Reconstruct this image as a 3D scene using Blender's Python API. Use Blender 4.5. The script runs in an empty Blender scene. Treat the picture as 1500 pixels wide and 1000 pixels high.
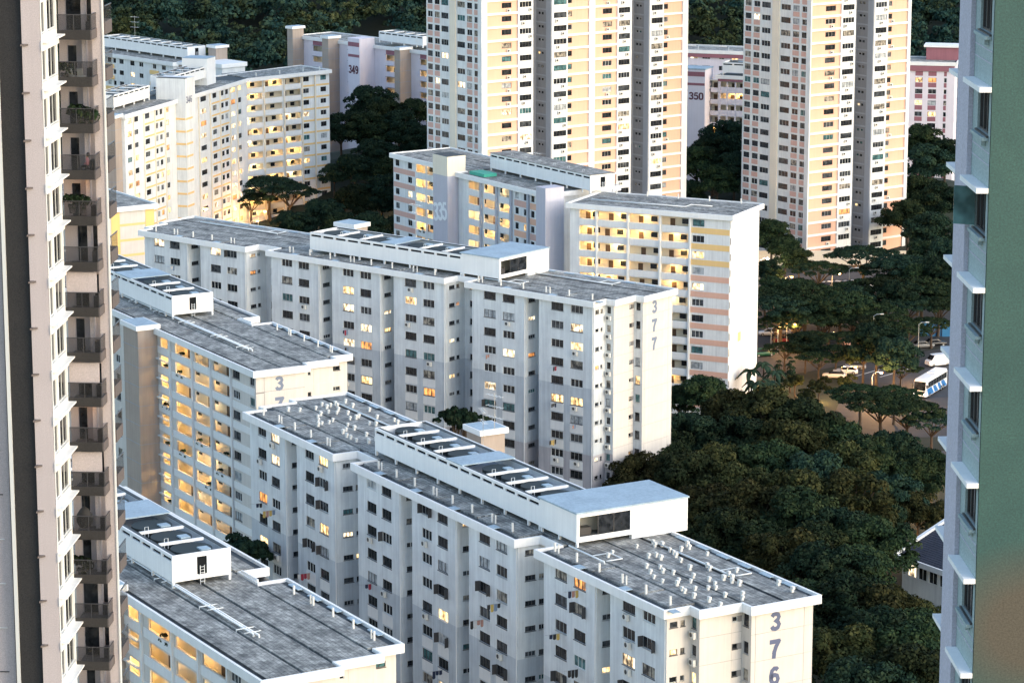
import bpy, math, random
import numpy as np
from mathutils import Matrix, Vector
random.seed(7); rng = np.random.default_rng(7)
scn = bpy.context.scene
R_ = math.radians

# ------------------------------------------------------------------ camera, sky, sun, exposure
FPX, YH, CZ = 4400.0, -434.0, 122.0            # focal length in photo pixels, horizon row, eye height (m)
PITCH = math.atan((500 - YH) / FPX)
cd = bpy.data.cameras.new('camera'); cam = bpy.data.objects.new('camera', cd); scn.collection.objects.link(cam)
cd.sensor_width = 36.0; cd.lens = 36.0 * FPX / 1500.0; cd.clip_start = 1.0; cd.clip_end = 6000.0
cam.location = (0, 0, CZ); cam.rotation_euler = (math.pi / 2 - PITCH, 0, 0)
scn.camera = cam
scn.render.resolution_x, scn.render.resolution_y = 1024, 682
SUN_AZ, SUN_EL = -34.0, 21.0                    # direction the glow comes from, degrees from +X / above horizon
world = bpy.data.worlds.new('World'); scn.world = world; world.use_nodes = True
wn = world.node_tree; bg = wn.nodes['Background']
sky = wn.nodes.new('ShaderNodeTexSky'); sky.sky_type = 'NISHITA'; sky.sun_disc = False
sky.sun_elevation = R_(SUN_EL); sky.sun_rotation = R_(90 - SUN_AZ)
sky.air_density = 1.0; sky.dust_density = 1.0; sky.ozone_density = 0.15
wn.links.new(sky.outputs[0], bg.inputs[0]); bg.inputs[1].default_value = 0.115
sd = bpy.data.lights.new('sun', 'SUN'); sd.energy = 0.5; sd.angle = R_(75); sd.color = (1.0, 0.92, 0.83)
sun = bpy.data.objects.new('sun', sd); scn.collection.objects.link(sun)
sdir = Vector((math.cos(R_(SUN_AZ)) * math.cos(R_(SUN_EL)), math.sin(R_(SUN_AZ)) * math.cos(R_(SUN_EL)), math.sin(R_(SUN_EL))))
sun.rotation_euler = sdir.to_track_quat('Z', 'Y').to_euler(); sun.location = (100, -60, 200)
scn.view_settings.view_transform = 'Standard'; scn.view_settings.look = 'None'
scn.view_settings.exposure = 1.78; scn.view_settings.gamma = 1.0
try: scn.cycles.use_light_tree = True; scn.cycles.max_bounces = 6
except Exception: pass

# ------------------------------------------------------------------ pixel <-> place helpers
def at(u, v, z):
    x = (u - 750) / FPX; y = -(v - 500) / FPX
    d = np.array([x, math.cos(PITCH) + y * math.sin(PITCH), -math.sin(PITCH) + y * math.cos(PITCH)])
    t = (z - CZ) / d[2]
    return (float(d[0] * t), float(d[1] * t), float(z))
def proj(x, y, z):
    z -= CZ
    dep = y * math.cos(PITCH) - z * math.sin(PITCH); up = y * math.sin(PITCH) + z * math.cos(PITCH)
    return 750 + FPX * x / dep, 500 - FPX * up / dep

# ------------------------------------------------------------------ materials
def srgb(h):
    h = h.lstrip('#'); c = [int(h[i:i + 2], 16) / 255 for i in (0, 2, 4)]
    return tuple(x / 12.92 if x <= .04045 else ((x + .055) / 1.055) ** 2.4 for x in c) + (1,)
def C(r, g, b): return (r, g, b, 1)
class NT:
    def __init__(s, name):
        s.m = bpy.data.materials.new(name); s.m.use_nodes = True; s.t = s.m.node_tree
        s.b = s.t.nodes['Principled BSDF']
    def n(s, k, **kw):
        o = s.t.nodes.new(k)
        for a, v in kw.items(): setattr(o, a, v)
        return o
    def l(s, a, b): s.t.links.new(a, b)
    def obj(s): return s.n('ShaderNodeTexCoord').outputs['Object']
    def mapn(s, vec, scale):
        m = s.n('ShaderNodeMapping'); m.inputs['Scale'].default_value = scale; s.l(vec, m.inputs['Vector']); return m.outputs[0]
    def noise(s, vec, scale, detail=4, rough=.6):
        n = s.n('ShaderNodeTexNoise'); n.inputs['Scale'].default_value = scale; n.inputs['Detail'].default_value = detail
        n.inputs['Roughness'].default_value = rough; s.l(vec, n.inputs['Vector']); return n.outputs[0]
    def ramp(s, fac, stops, const=False):
        r = s.n('ShaderNodeValToRGB'); r.color_ramp.interpolation = 'CONSTANT' if const else 'LINEAR'
        e = r.color_ramp.elements
        while len(e) < len(stops): e.new(.5)
        for i, (p, c) in enumerate(stops): e[i].position = p; e[i].color = c
        s.l(fac, r.inputs[0]); return r.outputs[0]
    def mix(s, fac, a, b, mode='MIX'):
        m = s.n('ShaderNodeMix', data_type='RGBA', blend_type=mode)
        for i, v in ((0, fac), (6, a), (7, b)):
            if hasattr(v, 'is_linked') or hasattr(v, 'node'): s.l(v, m.inputs[i])
            else: m.inputs[i].default_value = v
        return m.outputs[2]
    def math(s, op, a, b=0.0):
        m = s.n('ShaderNodeMath', operation=op)
        for i, v in ((0, a), (1, b)):
            if hasattr(v, 'node'): s.l(v, m.inputs[i])
            else: m.inputs[i].default_value = v
        return m.outputs[0]
M = {}
def paint(name, col, rough=.75, streak=.18, spec=.3, bands=None, grit=.0):
    """painted render / concrete with rain streaks and blotches; bands = [(height, colour)] paint changes with height"""
    t = NT(name); o = t.obj()
    base = col
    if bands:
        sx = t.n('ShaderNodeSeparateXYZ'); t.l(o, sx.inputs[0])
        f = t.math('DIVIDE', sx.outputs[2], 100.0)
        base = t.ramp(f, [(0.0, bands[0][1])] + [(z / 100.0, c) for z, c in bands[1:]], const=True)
    s1 = t.noise(t.mapn(o, (2.4, 2.4, .10)), 1.0, 6, .7)
    s2 = t.noise(o, .35, 4)
    s = t.math('ADD', t.math('MULTIPLY', s1, .6), t.math('MULTIPLY', s2, .4))
    g = t.ramp(s, [(.32, C(1 - streak, 1 - streak, 1 - streak * .95)), (.62, C(1, 1, 1))])
    res = t.mix(1.0, base, g, 'MULTIPLY')
    if grit:      # roughcast render
        gg = t.ramp(t.noise(o, 16.0, 3, .8), [(.30, C(1 - grit, 1 - grit, 1 - grit)), (.70, C(1 + grit, 1 + grit, 1 + grit))]); res = t.mix(1.0, res, gg, 'MULTIPLY')
    t.l(res, t.b.inputs['Base Color'])
    t.b.inputs['Roughness'].default_value = rough; t.b.inputs['Specular IOR Level'].default_value = spec
    M[name] = t.m; return t.m
def plain(name, col, rough=.6, metal=0, spec=.4, emit=None, es=0):
    t = NT(name); t.b.inputs['Base Color'].default_value = col; t.b.inputs['Roughness'].default_value = rough
    t.b.inputs['Metallic'].default_value = metal; t.b.inputs['Specular IOR Level'].default_value = spec
    if emit: t.b.inputs['Emission Color'].default_value = emit; t.b.inputs['Emission Strength'].default_value = es
    M[name] = t.m; return t.m
WHT = C(.765, .79, .785)
paint('white_wall', WHT, streak=.28)
paint('white_trim', C(.82, .83, .82), streak=.12)
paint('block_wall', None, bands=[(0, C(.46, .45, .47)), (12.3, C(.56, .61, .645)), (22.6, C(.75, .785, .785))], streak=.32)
paint('panel_white', C(.76, .77, .76), streak=.14)
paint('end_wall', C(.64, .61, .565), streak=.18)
paint('joint_grey', C(.27, .26, .25), streak=.2)
paint('cream_wall', C(.78, .72, .60), streak=.12)
paint('corridor_wall', C(.78, .70, .55), streak=.10)
paint('stair_brown', C(.40, .335, .285), streak=.22)
paint('stair_lilac', C(.50, .50, .56), streak=.12)
paint('lilac_wall', C(.72, .68, .74), streak=.12)
paint('maroon', C(.30, .13, .16), streak=.2)
paint('orange_panel', C(.74, .45, .32), streak=.10)
paint('pink_panel', C(.62, .40, .34), streak=.14)
paint('salmon_panel', C(.70, .43, .33), streak=.12)
paint('ochre_panel', C(.80, .55, .24), streak=.10)
paint('yellow_paint', C(.82, .58, .22), streak=.10)
paint('grey_recess', C(.33, .34, .36), streak=.2)
paint('grey_pier', C(.42, .45, .50), streak=.15)
paint('beige_tower', C(.50, .45, .45), streak=.10, grit=0.22)
paint('charcoal_tower', C(.030, .030, .031), streak=.10, grit=0.5)
paint('balcony_grey', C(.034, .033, .033), streak=.15, grit=0.4)
paint('mauve_grey', C(.12, .105, .103), streak=.12, grit=0.3)
paint('lavender_wall', C(.46, .46, .54), streak=.10, grit=0.25)
paint('sea_green', C(.31, .40, .41), streak=.12, grit=0.25)
t = NT('green_wall'); o = t.obj()
sx = t.n('ShaderNodeSeparateXYZ'); t.l(o, sx.inputs[0])
nz = t.noise(o, .5, 3)
gr = t.ramp(t.noise(o, 16.0, 3, .8), [(.3, C(.6, .6, .6)), (.7, C(1.4, 1.4, 1.4))])
g = t.ramp(nz, [(.3, C(.017, .066, .064)), (.7, C(.028, .088, .080))])
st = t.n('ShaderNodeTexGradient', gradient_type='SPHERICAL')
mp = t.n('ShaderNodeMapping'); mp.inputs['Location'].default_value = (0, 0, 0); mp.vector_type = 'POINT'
t.l(o, mp.inputs[0]); t.l(mp.outputs[0], st.inputs[0]); reflection_patch = mp
br = t.ramp(st.outputs[1], [(.0, C(0, 0, 0)), (.6, C(1, 1, 1))])  # blurred warm reflection painted into the wall colour as a soft brown patch
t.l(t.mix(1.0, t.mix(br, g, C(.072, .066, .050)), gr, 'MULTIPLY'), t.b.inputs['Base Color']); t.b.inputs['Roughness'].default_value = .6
M['green_wall'] = t.m
# roofing: small concrete tiles with weathering
t = NT('roof_tiles'); o = t.obj()
bk = t.n('ShaderNodeTexBrick'); bk.inputs['Scale'].default_value = 1.0; bk.inputs['Brick Width'].default_value = .62; bk.inputs['Row Height'].default_value = .46
bk.inputs['Mortar Size'].default_value = .022; bk.inputs['Color1'].default_value = C(.42, .42, .395); bk.inputs['Color2'].default_value = C(.25, .25, .24); bk.inputs['Mortar'].default_value = C(.085, .09, .095)
t.l(o, bk.inputs['Vector'])
w1 = t.ramp(t.noise(o, .42, 6, .7), [(.34, C(.36, .37, .38)), (.60, C(1.15, 1.15, 1.13))])
w2 = t.ramp(t.noise(t.mapn(o, (.5, 2.2, 1)), 1.3, 5, .7), [(.36, C(.62, .63, .64)), (.6, C(1.08, 1.08, 1.08))])
t.l(t.mix(1.0, t.mix(1.0, bk.outputs[0], w1, 'MULTIPLY'), w2, 'MULTIPLY'), t.b.inputs['Base Color'])
t.b.inputs['Roughness'].default_value = .85
bp = t.n('ShaderNodeBump'); bp.inputs['Strength'].default_value = .4; bp.inputs['Distance'].default_value = .03; t.l(bk.outputs['Fac'], bp.inputs['Height']); t.l(bp.outputs[0], t.b.inputs['Normal'])
M['roof_tiles'] = t.m
paint('gutter', C(.07, .085, .095), streak=.5)
paint('lid_blue', C(.36, .47, .55), streak=.35)
plain('pipe', C(.72, .76, .78), .4)
plain('vent', C(.66, .66, .63), .5)
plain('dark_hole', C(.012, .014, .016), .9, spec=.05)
plain('tank', C(.014, .022, .024), .7)
plain('metal', C(.45, .47, .48), .4, metal=.8)
plain('frame_white', C(.62, .64, .63), .5)
plain('frame_dark', C(.05, .05, .052), .4)
plain('rail_dark', C(.05, .05, .055), .4)
plain('digit_blue', C(.10, .12, .20), .7)
plain('digit_white', C(.75, .78, .80), .7)
plain('digit_maroon', C(.11, .035, .05), .7)
plain('digit_fade', C(.17, .21, .29), .7)
plain('ac_white', C(.66, .65, .60), .5)
plain('ac_fan', C(.06, .06, .06), .6)
plain('door_brown', C(.10, .06, .035), .6)
for _n, _s in (('corridor_lamp', 52.), ('corridor_lamp_dim', 24.), ('corridor_lamp_pale', 50.)): plain(_n, C(.9, .8, .6), .5, emit=C(1, .80, .48) if 'pale' in _n else C(1, .63, .22), es=_s)
plain('lamp_glow', C(1, .8, .5), .5, emit=C(1, .42, .10), es=6.)
plain('lamp_white', C(1, .95, .85), .5, emit=C(1, .86, .62), es=50.)
plain('head_lamp', C(1, .9, .7), .3, emit=C(1, .9, .75), es=14.)
def glass(name, c0, c1, rough=.12):
    t = NT(name); o = t.obj(); r = t.n('ShaderNodeObjectInfo').outputs['Random']
    mp = t.n('ShaderNodeVectorMath', operation='ADD'); t.l(o, mp.inputs[0])
    cx = t.n('ShaderNodeCombineXYZ'); t.l(t.math('MULTIPLY', r, 91.7), cx.inputs[0]); t.l(cx.outputs[0], mp.inputs[1])
    n = t.noise(mp.outputs[0], 1.3, 2)
    t.l(t.ramp(n, [(.38, c0), (.66, c1)]), t.b.inputs['Base Color'])
    t.b.inputs['Roughness'].default_value = rough; t.b.inputs['Specular IOR Level'].default_value = .45
    M[name] = t.m
glass('glass_dark', C(.008, .010, .012), C(.03, .034, .04))
glass('glass_grey', C(.02, .024, .028), C(.085, .095, .105))
glass('glass_teal', C(.03, .08, .085), C(.10, .22, .23))
glass('glass_curtain', C(.04, .04, .04), C(.42, .38, .31), .3)
glass('glass_pale', C(.22, .25, .27), C(.50, .53, .54), .3)
def lit(name, c, s):
    t = NT(name); o = t.obj(); r = t.n('ShaderNodeObjectInfo').outputs['Random']
    ad = t.n('ShaderNodeVectorMath', operation='ADD'); t.l(o, ad.inputs[0])
    cx = t.n('ShaderNodeCombineXYZ'); t.l(t.math('MULTIPLY', r, 57.3), cx.inputs[0]); t.l(cx.outputs[0], ad.inputs[1])
    n = t.noise(t.mapn(ad.outputs[0], (1.6, 1.6, .9)), 1.0, 3)
    col = t.ramp(n, [(.36, C(c[0] * .05, c[1] * .04, c[2] * .03)), (.47, C(c[0] * .55, c[1] * .45, c[2] * .35)), (.58, C(*c))])
    t.b.inputs['Base Color'].default_value = C(.2, .15, .1); t.l(col, t.b.inputs['Emission Color'])
    t.b.inputs['Emission Strength'].default_value = s; t.b.inputs['Roughness'].default_value = .2
    M[name] = t.m
lit('glass_lit', (1, .70, .33), .75)
lit('glass_lit_pale', (1, .86, .62), .7)
lit('glass_lit_amber', (1, .42, .10), .5)

# ------------------------------------------------------------------ mesh + object helpers
COL = scn.collection
class MB:
    def __init__(s): s.v = []; s.f = []; s.mi = []
    def quad(s, a, b, c, d, m=0):
        i = len(s.v); s.v += [a, b, c, d]; s.f.append((i, i + 1, i + 2, i + 3)); s.mi.append(m)
    def poly(s, pts, m=0):
        i = len(s.v); s.v += list(pts); s.f.append(tuple(range(i, i + len(pts)))); s.mi.append(m)
    def hexa(s, p, m=0):       # p: 8 points, bottom ring then top ring (counterclockwise from above)
        i = len(s.v); s.v += list(p)
        for q in ((3, 2, 1, 0), (4, 5, 6, 7), (0, 1, 5, 4), (1, 2, 6, 5), (2, 3, 7, 6), (3, 0, 4, 7)):
            s.f.append(tuple(i + k for k in q)); s.mi.append(m)
    def box(s, x0, x1, y0, y1, z0, z1, m=0):
        s.hexa([(x0, y0, z0), (x1, y0, z0), (x1, y1, z0), (x0, y1, z0), (x0, y0, z1), (x1, y0, z1), (x1, y1, z1), (x0, y1, z1)], m)
    def prism(s, poly, z0, z1, m=0, mt=None, cap0=True):
        n = len(poly); i = len(s.v)
        s.v += [(x, y, z0) for x, y in poly] + [(x, y, z1) for x, y in poly]
        for k in range(n):
            j = (k + 1) % n; s.f.append((i + k, i + j, i + n + j, i + n + k)); s.mi.append(m)
        s.f.append(tuple(range(i + n, i + 2 * n))); s.mi.append(m if mt is None else mt)
        if cap0: s.f.append(tuple(reversed(range(i, i + n)))); s.mi.append(m)
    def tube(s, pts, rad, n=8, m=0, caps=True):
        pts = [Vector(p) for p in pts]; rads = rad if hasattr(rad, '__len__') else [rad] * len(pts)
        rings = []; up0 = None
        for k, p in enumerate(pts):
            d = (pts[min(k + 1, len(pts) - 1)] - pts[max(k - 1, 0)]).normalized()
            if up0 is None: up0 = Vector((0, 0, 1)) if abs(d.z) < .9 else Vector((1, 0, 0))
            x = d.cross(up0).normalized(); y = x.cross(d).normalized(); up0 = y
            i = len(s.v); rings.append(i)
            for j in range(n):
                a = 2 * math.pi * j / n; q = p + (x * math.cos(a) + y * math.sin(a)) * rads[k]; s.v.append(tuple(q))
        for a, b in zip(rings, rings[1:]):
            for j in range(n):
                k = (j + 1) % n; s.f.append((a + j, b + j, b + k, a + k)); s.mi.append(m)
        if caps:
            s.f.append(tuple(rings[0] + j for j in range(n))); s.mi.append(m)
            s.f.append(tuple(rings[-1] + j for j in reversed(range(n)))); s.mi.append(m)
    def mesh(s, name, mats, smooth=False):
        me = bpy.data.meshes.new(name); me.from_pydata([tuple(map(float, v)) for v in s.v], [], s.f)
        for m in (mats if isinstance(mats, (list, tuple)) else [mats]): me.materials.append(M[m] if isinstance(m, str) else m)
        me.polygons.foreach_set('material_index', s.mi)
        if smooth: me.polygons.foreach_set('use_smooth', [True] * len(s.f))
        me.update(); return me
    def build(s, name, mats, parent=None, smooth=False, mat4=None):
        return link(name, s.mesh(name, mats, smooth), parent, mat4)
def link(name, me, parent=None, mat4=None):
    o = bpy.data.objects.new(name, me); COL.objects.link(o); o.parent = parent
    if mat4 is not None: o.matrix_local = mat4
    return o
def tag(o, label=None, cat=None, group=None, kind=None):
    for k, v in (('label', label), ('category', cat), ('group', group), ('kind', kind)):
        if v: o[k] = v
    return o
def thing(name, label, cat, loc=(0, 0, 0), rotz=0, group=None):
    o = bpy.data.objects.new(name, None); o.empty_display_size = .5; COL.objects.link(o)
    o.location = loc; o.rotation_euler = (0, 0, rotz); return tag(o, label, cat, group)
def copy_tree(o, parent=None):
    c = o.copy(); COL.objects.link(c)
    if parent: c.parent = parent
    for ch in list(o.children): copy_tree(ch, c)
    return c
def offset(poly, d):
    """grow (d > 0) a counterclockwise polygon"""
    n = len(poly); out = []
    for i in range(n):
        p0, p1, p2 = (Vector(poly[i - 1]), Vector(poly[i]), Vector(poly[(i + 1) % n]))
        d1 = (p1 - p0).normalized(); d2 = (p2 - p1).normalized()
        n1 = Vector((d1.y, -d1.x)); n2 = Vector((d2.y, -d2.x))
        den = 1 + n1.dot(n2)
        out.append(tuple(p1 + (n1 + n2) * (d / max(den, .2))))
    return out
PCACHE = {}
def window_mesh(w, h, bars, simple, fm, gm=None):
    k = (round(w, 1), round(h, 2), bars, simple, fm, gm)
    if k in PCACHE: return PCACHE[k]
    b = MB(); e = .06; y0, y1 = .07, .14
    if simple:
        b.quad((0, .12, 0), (w, .12, 0), (w, .12, h), (0, .12, h), 1)
        b.box(0, w, y0, .1, 0, e * .8); b.box(0, w, y0, .1, h - e * .8, h)
        for i in range(bars + 2):
            x = (w - e) * i / (bars + 1); b.box(x, x + e, y0, .1, e * .8, h - e * .8)
        me = b.mesh('window', [fm, gm])
    else:
        b.box(0, w, y0, y1, 0, e); b.box(0, w, y0, y1, h - e, h)
        for i in range(bars + 2):
            x = (w - e) * i / (bars + 1); b.box(x, x + e, y0, y1, e, h - e)
        b.box(-.06, w + .06, -.07, .06, -.06, -.002)        # projecting sill
        me = b.mesh('window', fm)
    PCACHE[k] = me; return me
def pane_mesh(w, h, gm):
    k = ('p', round(w, 1), round(h, 2), gm)
    if k not in PCACHE:
        b = MB(); b.box(.03, w - .03, .11, .13, .03, h - .03); PCACHE[k] = b.mesh('pane', gm)
    return PCACHE[k]
GLASSES = ['glass_dark'] * 9 + ['glass_grey'] * 4 + ['glass_curtain'] * 2 + ['glass_teal', 'glass_pale']
LITS = ['glass_lit', 'glass_lit', 'glass_lit', 'glass_lit_pale', 'glass_lit_pale', 'glass_lit_pale', 'glass_lit_amber']
def pick_glass(plit=.1):
    return random.choice(LITS) if random.random() < plit else random.choice(GLASSES)
class Edge:
    """a straight piece of wall from p0 to p1 (block coordinates); outside is on its right hand"""
    def __init__(s, blk, p0, p1):
        s.blk = blk; s.p0 = Vector(p0); s.p1 = Vector(p1); s.L = (s.p1 - s.p0).length
        s.d = (s.p1 - s.p0) / s.L; s.n = Vector((s.d.y, -s.d.x)); s.ops = []
    def P(s, t, z, out=0.0):
        q = s.p0 + s.d * t + s.n * out; return (q.x, q.y, z)
    def frame(s, t, z, out=0.0):
        q = s.P(t, z, out)
        return Matrix(((s.d.x, -s.n.x, 0, q[0]), (s.d.y, -s.n.y, 0, q[1]), (0, 0, 1, z), (0, 0, 0, 1)))
    def su(s, u, z=30.0):
        """distance along the wall of photo column u at height z"""
        lo, hi = -30.0, s.L + 30
        f = lambda t: s.blk.proj(*s.P(t, z))[0] - u
        flo = f(lo)
        for _ in range(40):
            m = (lo + hi) / 2
            if flo * f(m) <= 0: hi = m
            else: lo = m
        return (lo + hi) / 2
    def vis(s, t, z):
        u, v = s.blk.proj(*s.P(t, z)); return -25 < v < 1035 and -30 < u < 1530 and not s.blk.hid(u, v)
    def op(s, t0, t1, z0, z1): s.ops.append((t0, t1, z0, z1))
    def wall(s, mb, z0, z1, depth=.16, m=0, back=False):
        ops = [o for o in s.ops if o[2] > z0 and o[3] < z1 and o[0] > 0 and o[1] < s.L]
        xs = sorted({0, s.L} | {round(t, 4) for o in ops for t in o[:2]}); zs = sorted({z0, z1} | {round(t, 4) for o in ops for t in o[2:]})
        X = {x: i for i, x in enumerate(xs)}; Z = {z: i for i, z in enumerate(zs)}
        hole = np.zeros((len(xs), len(zs)), bool)
        for t0, t1, a, b in ops: hole[X[round(t0, 4)]:X[round(t1, 4)], Z[round(a, 4)]:Z[round(b, 4)]] = True
        for j in range(len(zs) - 1):
            i = 0
            while i < len(xs) - 1:
                if hole[i, j]: i += 1; continue
                k = i
                while k < len(xs) - 1 and not hole[k, j]: k += 1
                mb.quad(s.P(xs[i], zs[j]), s.P(xs[k], zs[j]), s.P(xs[k], zs[j + 1]), s.P(xs[i], zs[j + 1]), m); i = k
        for t0, t1, a, b in ops:
            q = lambda t, z, o: s.P(t, z, o)
            mb.quad(q(t0, a, 0), q(t1, a, 0), q(t1, a, -depth), q(t0, a, -depth), m)
            mb.quad(q(t0, b, -depth), q(t1, b, -depth), q(t1, b, 0), q(t0, b, 0), m)
            mb.quad(q(t0, a, 0), q(t0, a, -depth), q(t0, b, -depth), q(t0, b, 0), m)
            mb.quad(q(t1, a, -depth), q(t1, a, 0), q(t1, b, 0), q(t1, b, -depth), m)
    def window(s, t0, t1, z0, z1, parent, simple=False, bars=None, gm=None, fm=None, plit=.1, hole=True):
        w, h = round(t1 - t0, 1), round(z1 - z0, 2); t1 = t0 + w
        if hole: s.op(t0, t1, z0, z0 + h)
        gm = gm or pick_glass(plit); fm = fm or random.choice(['frame_dark', 'frame_dark', 'frame_dark', 'metal', 'frame_white'])
        bars = (max(0, round(w / .8) - 1) if bars is None else bars)
        if simple: return link('window', window_mesh(w, h, bars, True, fm, gm), parent, s.frame(t0, z0))
        o = link('window', window_mesh(w, h, bars, False, fm), parent, s.frame(t0, z0))
        link('pane', pane_mesh(w, h, gm), o); return o
    def panel(s, t0, t1, z0, z1, parent, mat, out=.03, name='panel'):
        k = ('panel', round(t1 - t0, 2), round(z1 - z0, 2), out, mat)
        if k not in PCACHE:
            b = MB(); b.box(0, k[1], -out, .02, 0, k[2]); PCACHE[k] = b.mesh(name, mat)
        return link(name, PCACHE[k], parent, s.frame(t0, z0))
class Block:
    hid = staticmethod(lambda u, v: False)      # rows that nearer blocks hide need no windows
    def __init__(s, name, label, origin, ang, cat='apartment block', group=None):
        s.o = (origin[0], origin[1]); s.a = R_(ang); s.c, s.s = math.cos(s.a), math.sin(s.a)
        s.root = thing(name, label, cat, (origin[0], origin[1], 0), s.a, group)
    def w(s, a, b, z=0): return (s.o[0] + a * s.c - b * s.s, s.o[1] + a * s.s + b * s.c, z)
    def proj(s, a, b, z): return proj(*s.w(a, b, z))
    def edge(s, p0, p1): return Edge(s, p0, p1)
def ac_unit(parent, mat4):
    k = 'ac'
    if k not in PCACHE:
        b = MB(); b.box(-.42, .42, -.42, -.10, 0, .62); b.box(-.40, -.34, -.4, 0, -.06, -.002); b.box(.34, .40, -.4, 0, -.06, -.002)
        PCACHE[k] = b.mesh('air_conditioner', 'ac_white')
        f = MB(); f.tube([(-.1, -.43, .31), (-.1, -.40, .31)], .24, 12); PCACHE['fan'] = f.mesh('fan', 'ac_fan')
    o = link('air_conditioner', PCACHE[k], parent, mat4); link('fan', PCACHE['fan'], o)

DIG = {  # strokes in a 1 x 1.7 cell
 '0': [(.5, 1.6), (.2, 1.5), (.1, 1.2), (.1, .5), (.2, .2), (.5, .1), (.8, .2), (.9, .5), (.9, 1.2), (.8, 1.5), (.5, 1.6)],
 '3': [(.1, 1.35), (.25, 1.55), (.5, 1.6), (.78, 1.5), (.88, 1.25), (.75, 1.0), (.45, .9), (.75, .8), (.92, .5), (.78, .2), (.5, .1), (.22, .17), (.08, .4)],
 '4': [(.7, .05), (.7, 1.6), (.05, .5), (.98, .5)],
 '5': [(.88, 1.58), (.25, 1.58), (.15, .9), (.5, 1.05), (.8, .9), (.9, .6), (.8, .25), (.5, .1), (.2, .18), (.08, .38)],
 '6': [(.85, 1.4), (.7, 1.57), (.45, 1.6), (.2, 1.4), (.1, .9), (.1, .5), (.25, .2), (.5, .1), (.78, .2), (.9, .5), (.78, .85), (.5, .95), (.22, .85), (.12, .6)],
 '7': [(.05, 1.56), (.92, 1.56), (.6, 1.0), (.42, .5), (.38, .05)],
 '9': [(.15, .3), (.3, .13), (.55, .1), (.8, .3), (.9, .8), (.9, 1.2), (.75, 1.5), (.5, 1.6), (.22, 1.5), (.1, 1.2), (.22, .85), (.5, .75), (.78, .85), (.88, 1.1)]}
def digit(ch, parent, e, t, z, hgt, mat, wdt=None, th=.17, out=.05):
    """painted numeral standing a few millimetres proud of the wall"""
    b = MB(); sc = hgt / 1.7; sx = wdt or sc; pts = [Vector((x * sx, y * sc)) for x, y in DIG[ch]]; hw = th * sc * .62
    L, Rr = [], []
    for i, p in enumerate(pts):
        d = (pts[min(i + 1, len(pts) - 1)] - pts[max(i - 1, 0)])
        if i == 0: d = pts[1] - pts[0]
        n = Vector((-d.y, d.x)).normalized()
        L.append(p + n * hw); Rr.append(p - n * hw)
    if ch in '47':            # sharp corners: separate bars
        for p, q in zip(pts, pts[1:]):
            d = (q - p).normalized(); n = Vector((-d.y, d.x)) * hw; p = p - d * hw * .8; q = q + d * hw * .8
            c = [p - n, q - n, q + n, p + n]; b.poly([(v.x, -out, v.y) for v in c]); out += .0015
    else:
        for i in range(len(pts) - 1):
            b.poly([(v.x, -out, v.y) for v in (Rr[i], Rr[i + 1], L[i + 1], L[i])])
    return b.build('numeral', mat, parent, mat4=e.frame(t, z))

# ------------------------------------------------------------------ roofs
def roof(blk, poly, R, over=.65, h=.9, mats=('white_trim', 'gutter')):
    rt = blk.root; outer = offset(poly, 0); inner = offset(poly, -.28)
    b = MB(); n = len(poly)
    for i in range(n):
        j = (i + 1) % n; o0, o1, i0, i1 = outer[i], outer[j], inner[i], inner[j]
        b.quad((*o0, R - h), (*o1, R - h), (*o1, R), (*o0, R)); b.quad((*o0, R), (*o1, R), (*i1, R), (*i0, R))
        b.quad((*i1, R - .34), (*i0, R - .34), (*i0, R), (*i1, R))
    b.poly([(x, y, R - h) for x, y in reversed(outer)])
    b.build('fascia', mats[0], rt)
    g = MB(); g.poly([(x, y, R - .33) for x, y in inner]); ro = g.build('roof', mats[1], rt)
    return ro
def beds(blk, ro, rects, R):
    for a0, a1, b0, b1 in rects:
        m = MB(); m.box(a0, a1, b0, b1, R - .325, R - .12 + random.uniform(-.02, .02)); m.build('tile_bed', 'roof_tiles', ro)
def stub(ro, a, b, R, h=.75, r=.11, mat='vent', z0=-.13):
    k = ('stub', h, r, mat)
    if k not in PCACHE: q = MB(); q.tube([(0, 0, 0), (0, 0, h)], r, 8); PCACHE[k] = q.mesh('vent_pipe', mat)
    return link('vent_pipe', PCACHE[k], ro, Matrix.Translation((a, b, R + z0)))
def cowl(ro, a, b, R, s):
    if 'cowl' not in PCACHE:
        q = MB(); q.box(-.14, .14, -.14, .14, 0, .62); q.box(.141, .30, -.14, .14, .34, .60); PCACHE['cowl'] = q.mesh('vent_cowl', 'vent')
    return link('vent_cowl', PCACHE['cowl'], ro, Matrix.Translation((a, b, R - .13)) @ Matrix.Diagonal((s, s, s, 1)))
def pipe_run(ro, pts, r=.09):
    q = MB(); q.tube(pts, r, 6); q.build('roof_pipe', 'pipe', ro, smooth=True)
def lid(ro, a, b, R, sx=1.3, sy=.9):
    k = ('lid', sx, sy)
    if k not in PCACHE: q = MB(); q.box(-sx / 2, sx / 2, -sy / 2, sy / 2, 0, .08); PCACHE[k] = q.mesh('gutter_lid', 'lid_blue')
    link('gutter_lid', PCACHE[k], ro, Matrix.Translation((a, b, R - .10)))
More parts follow.
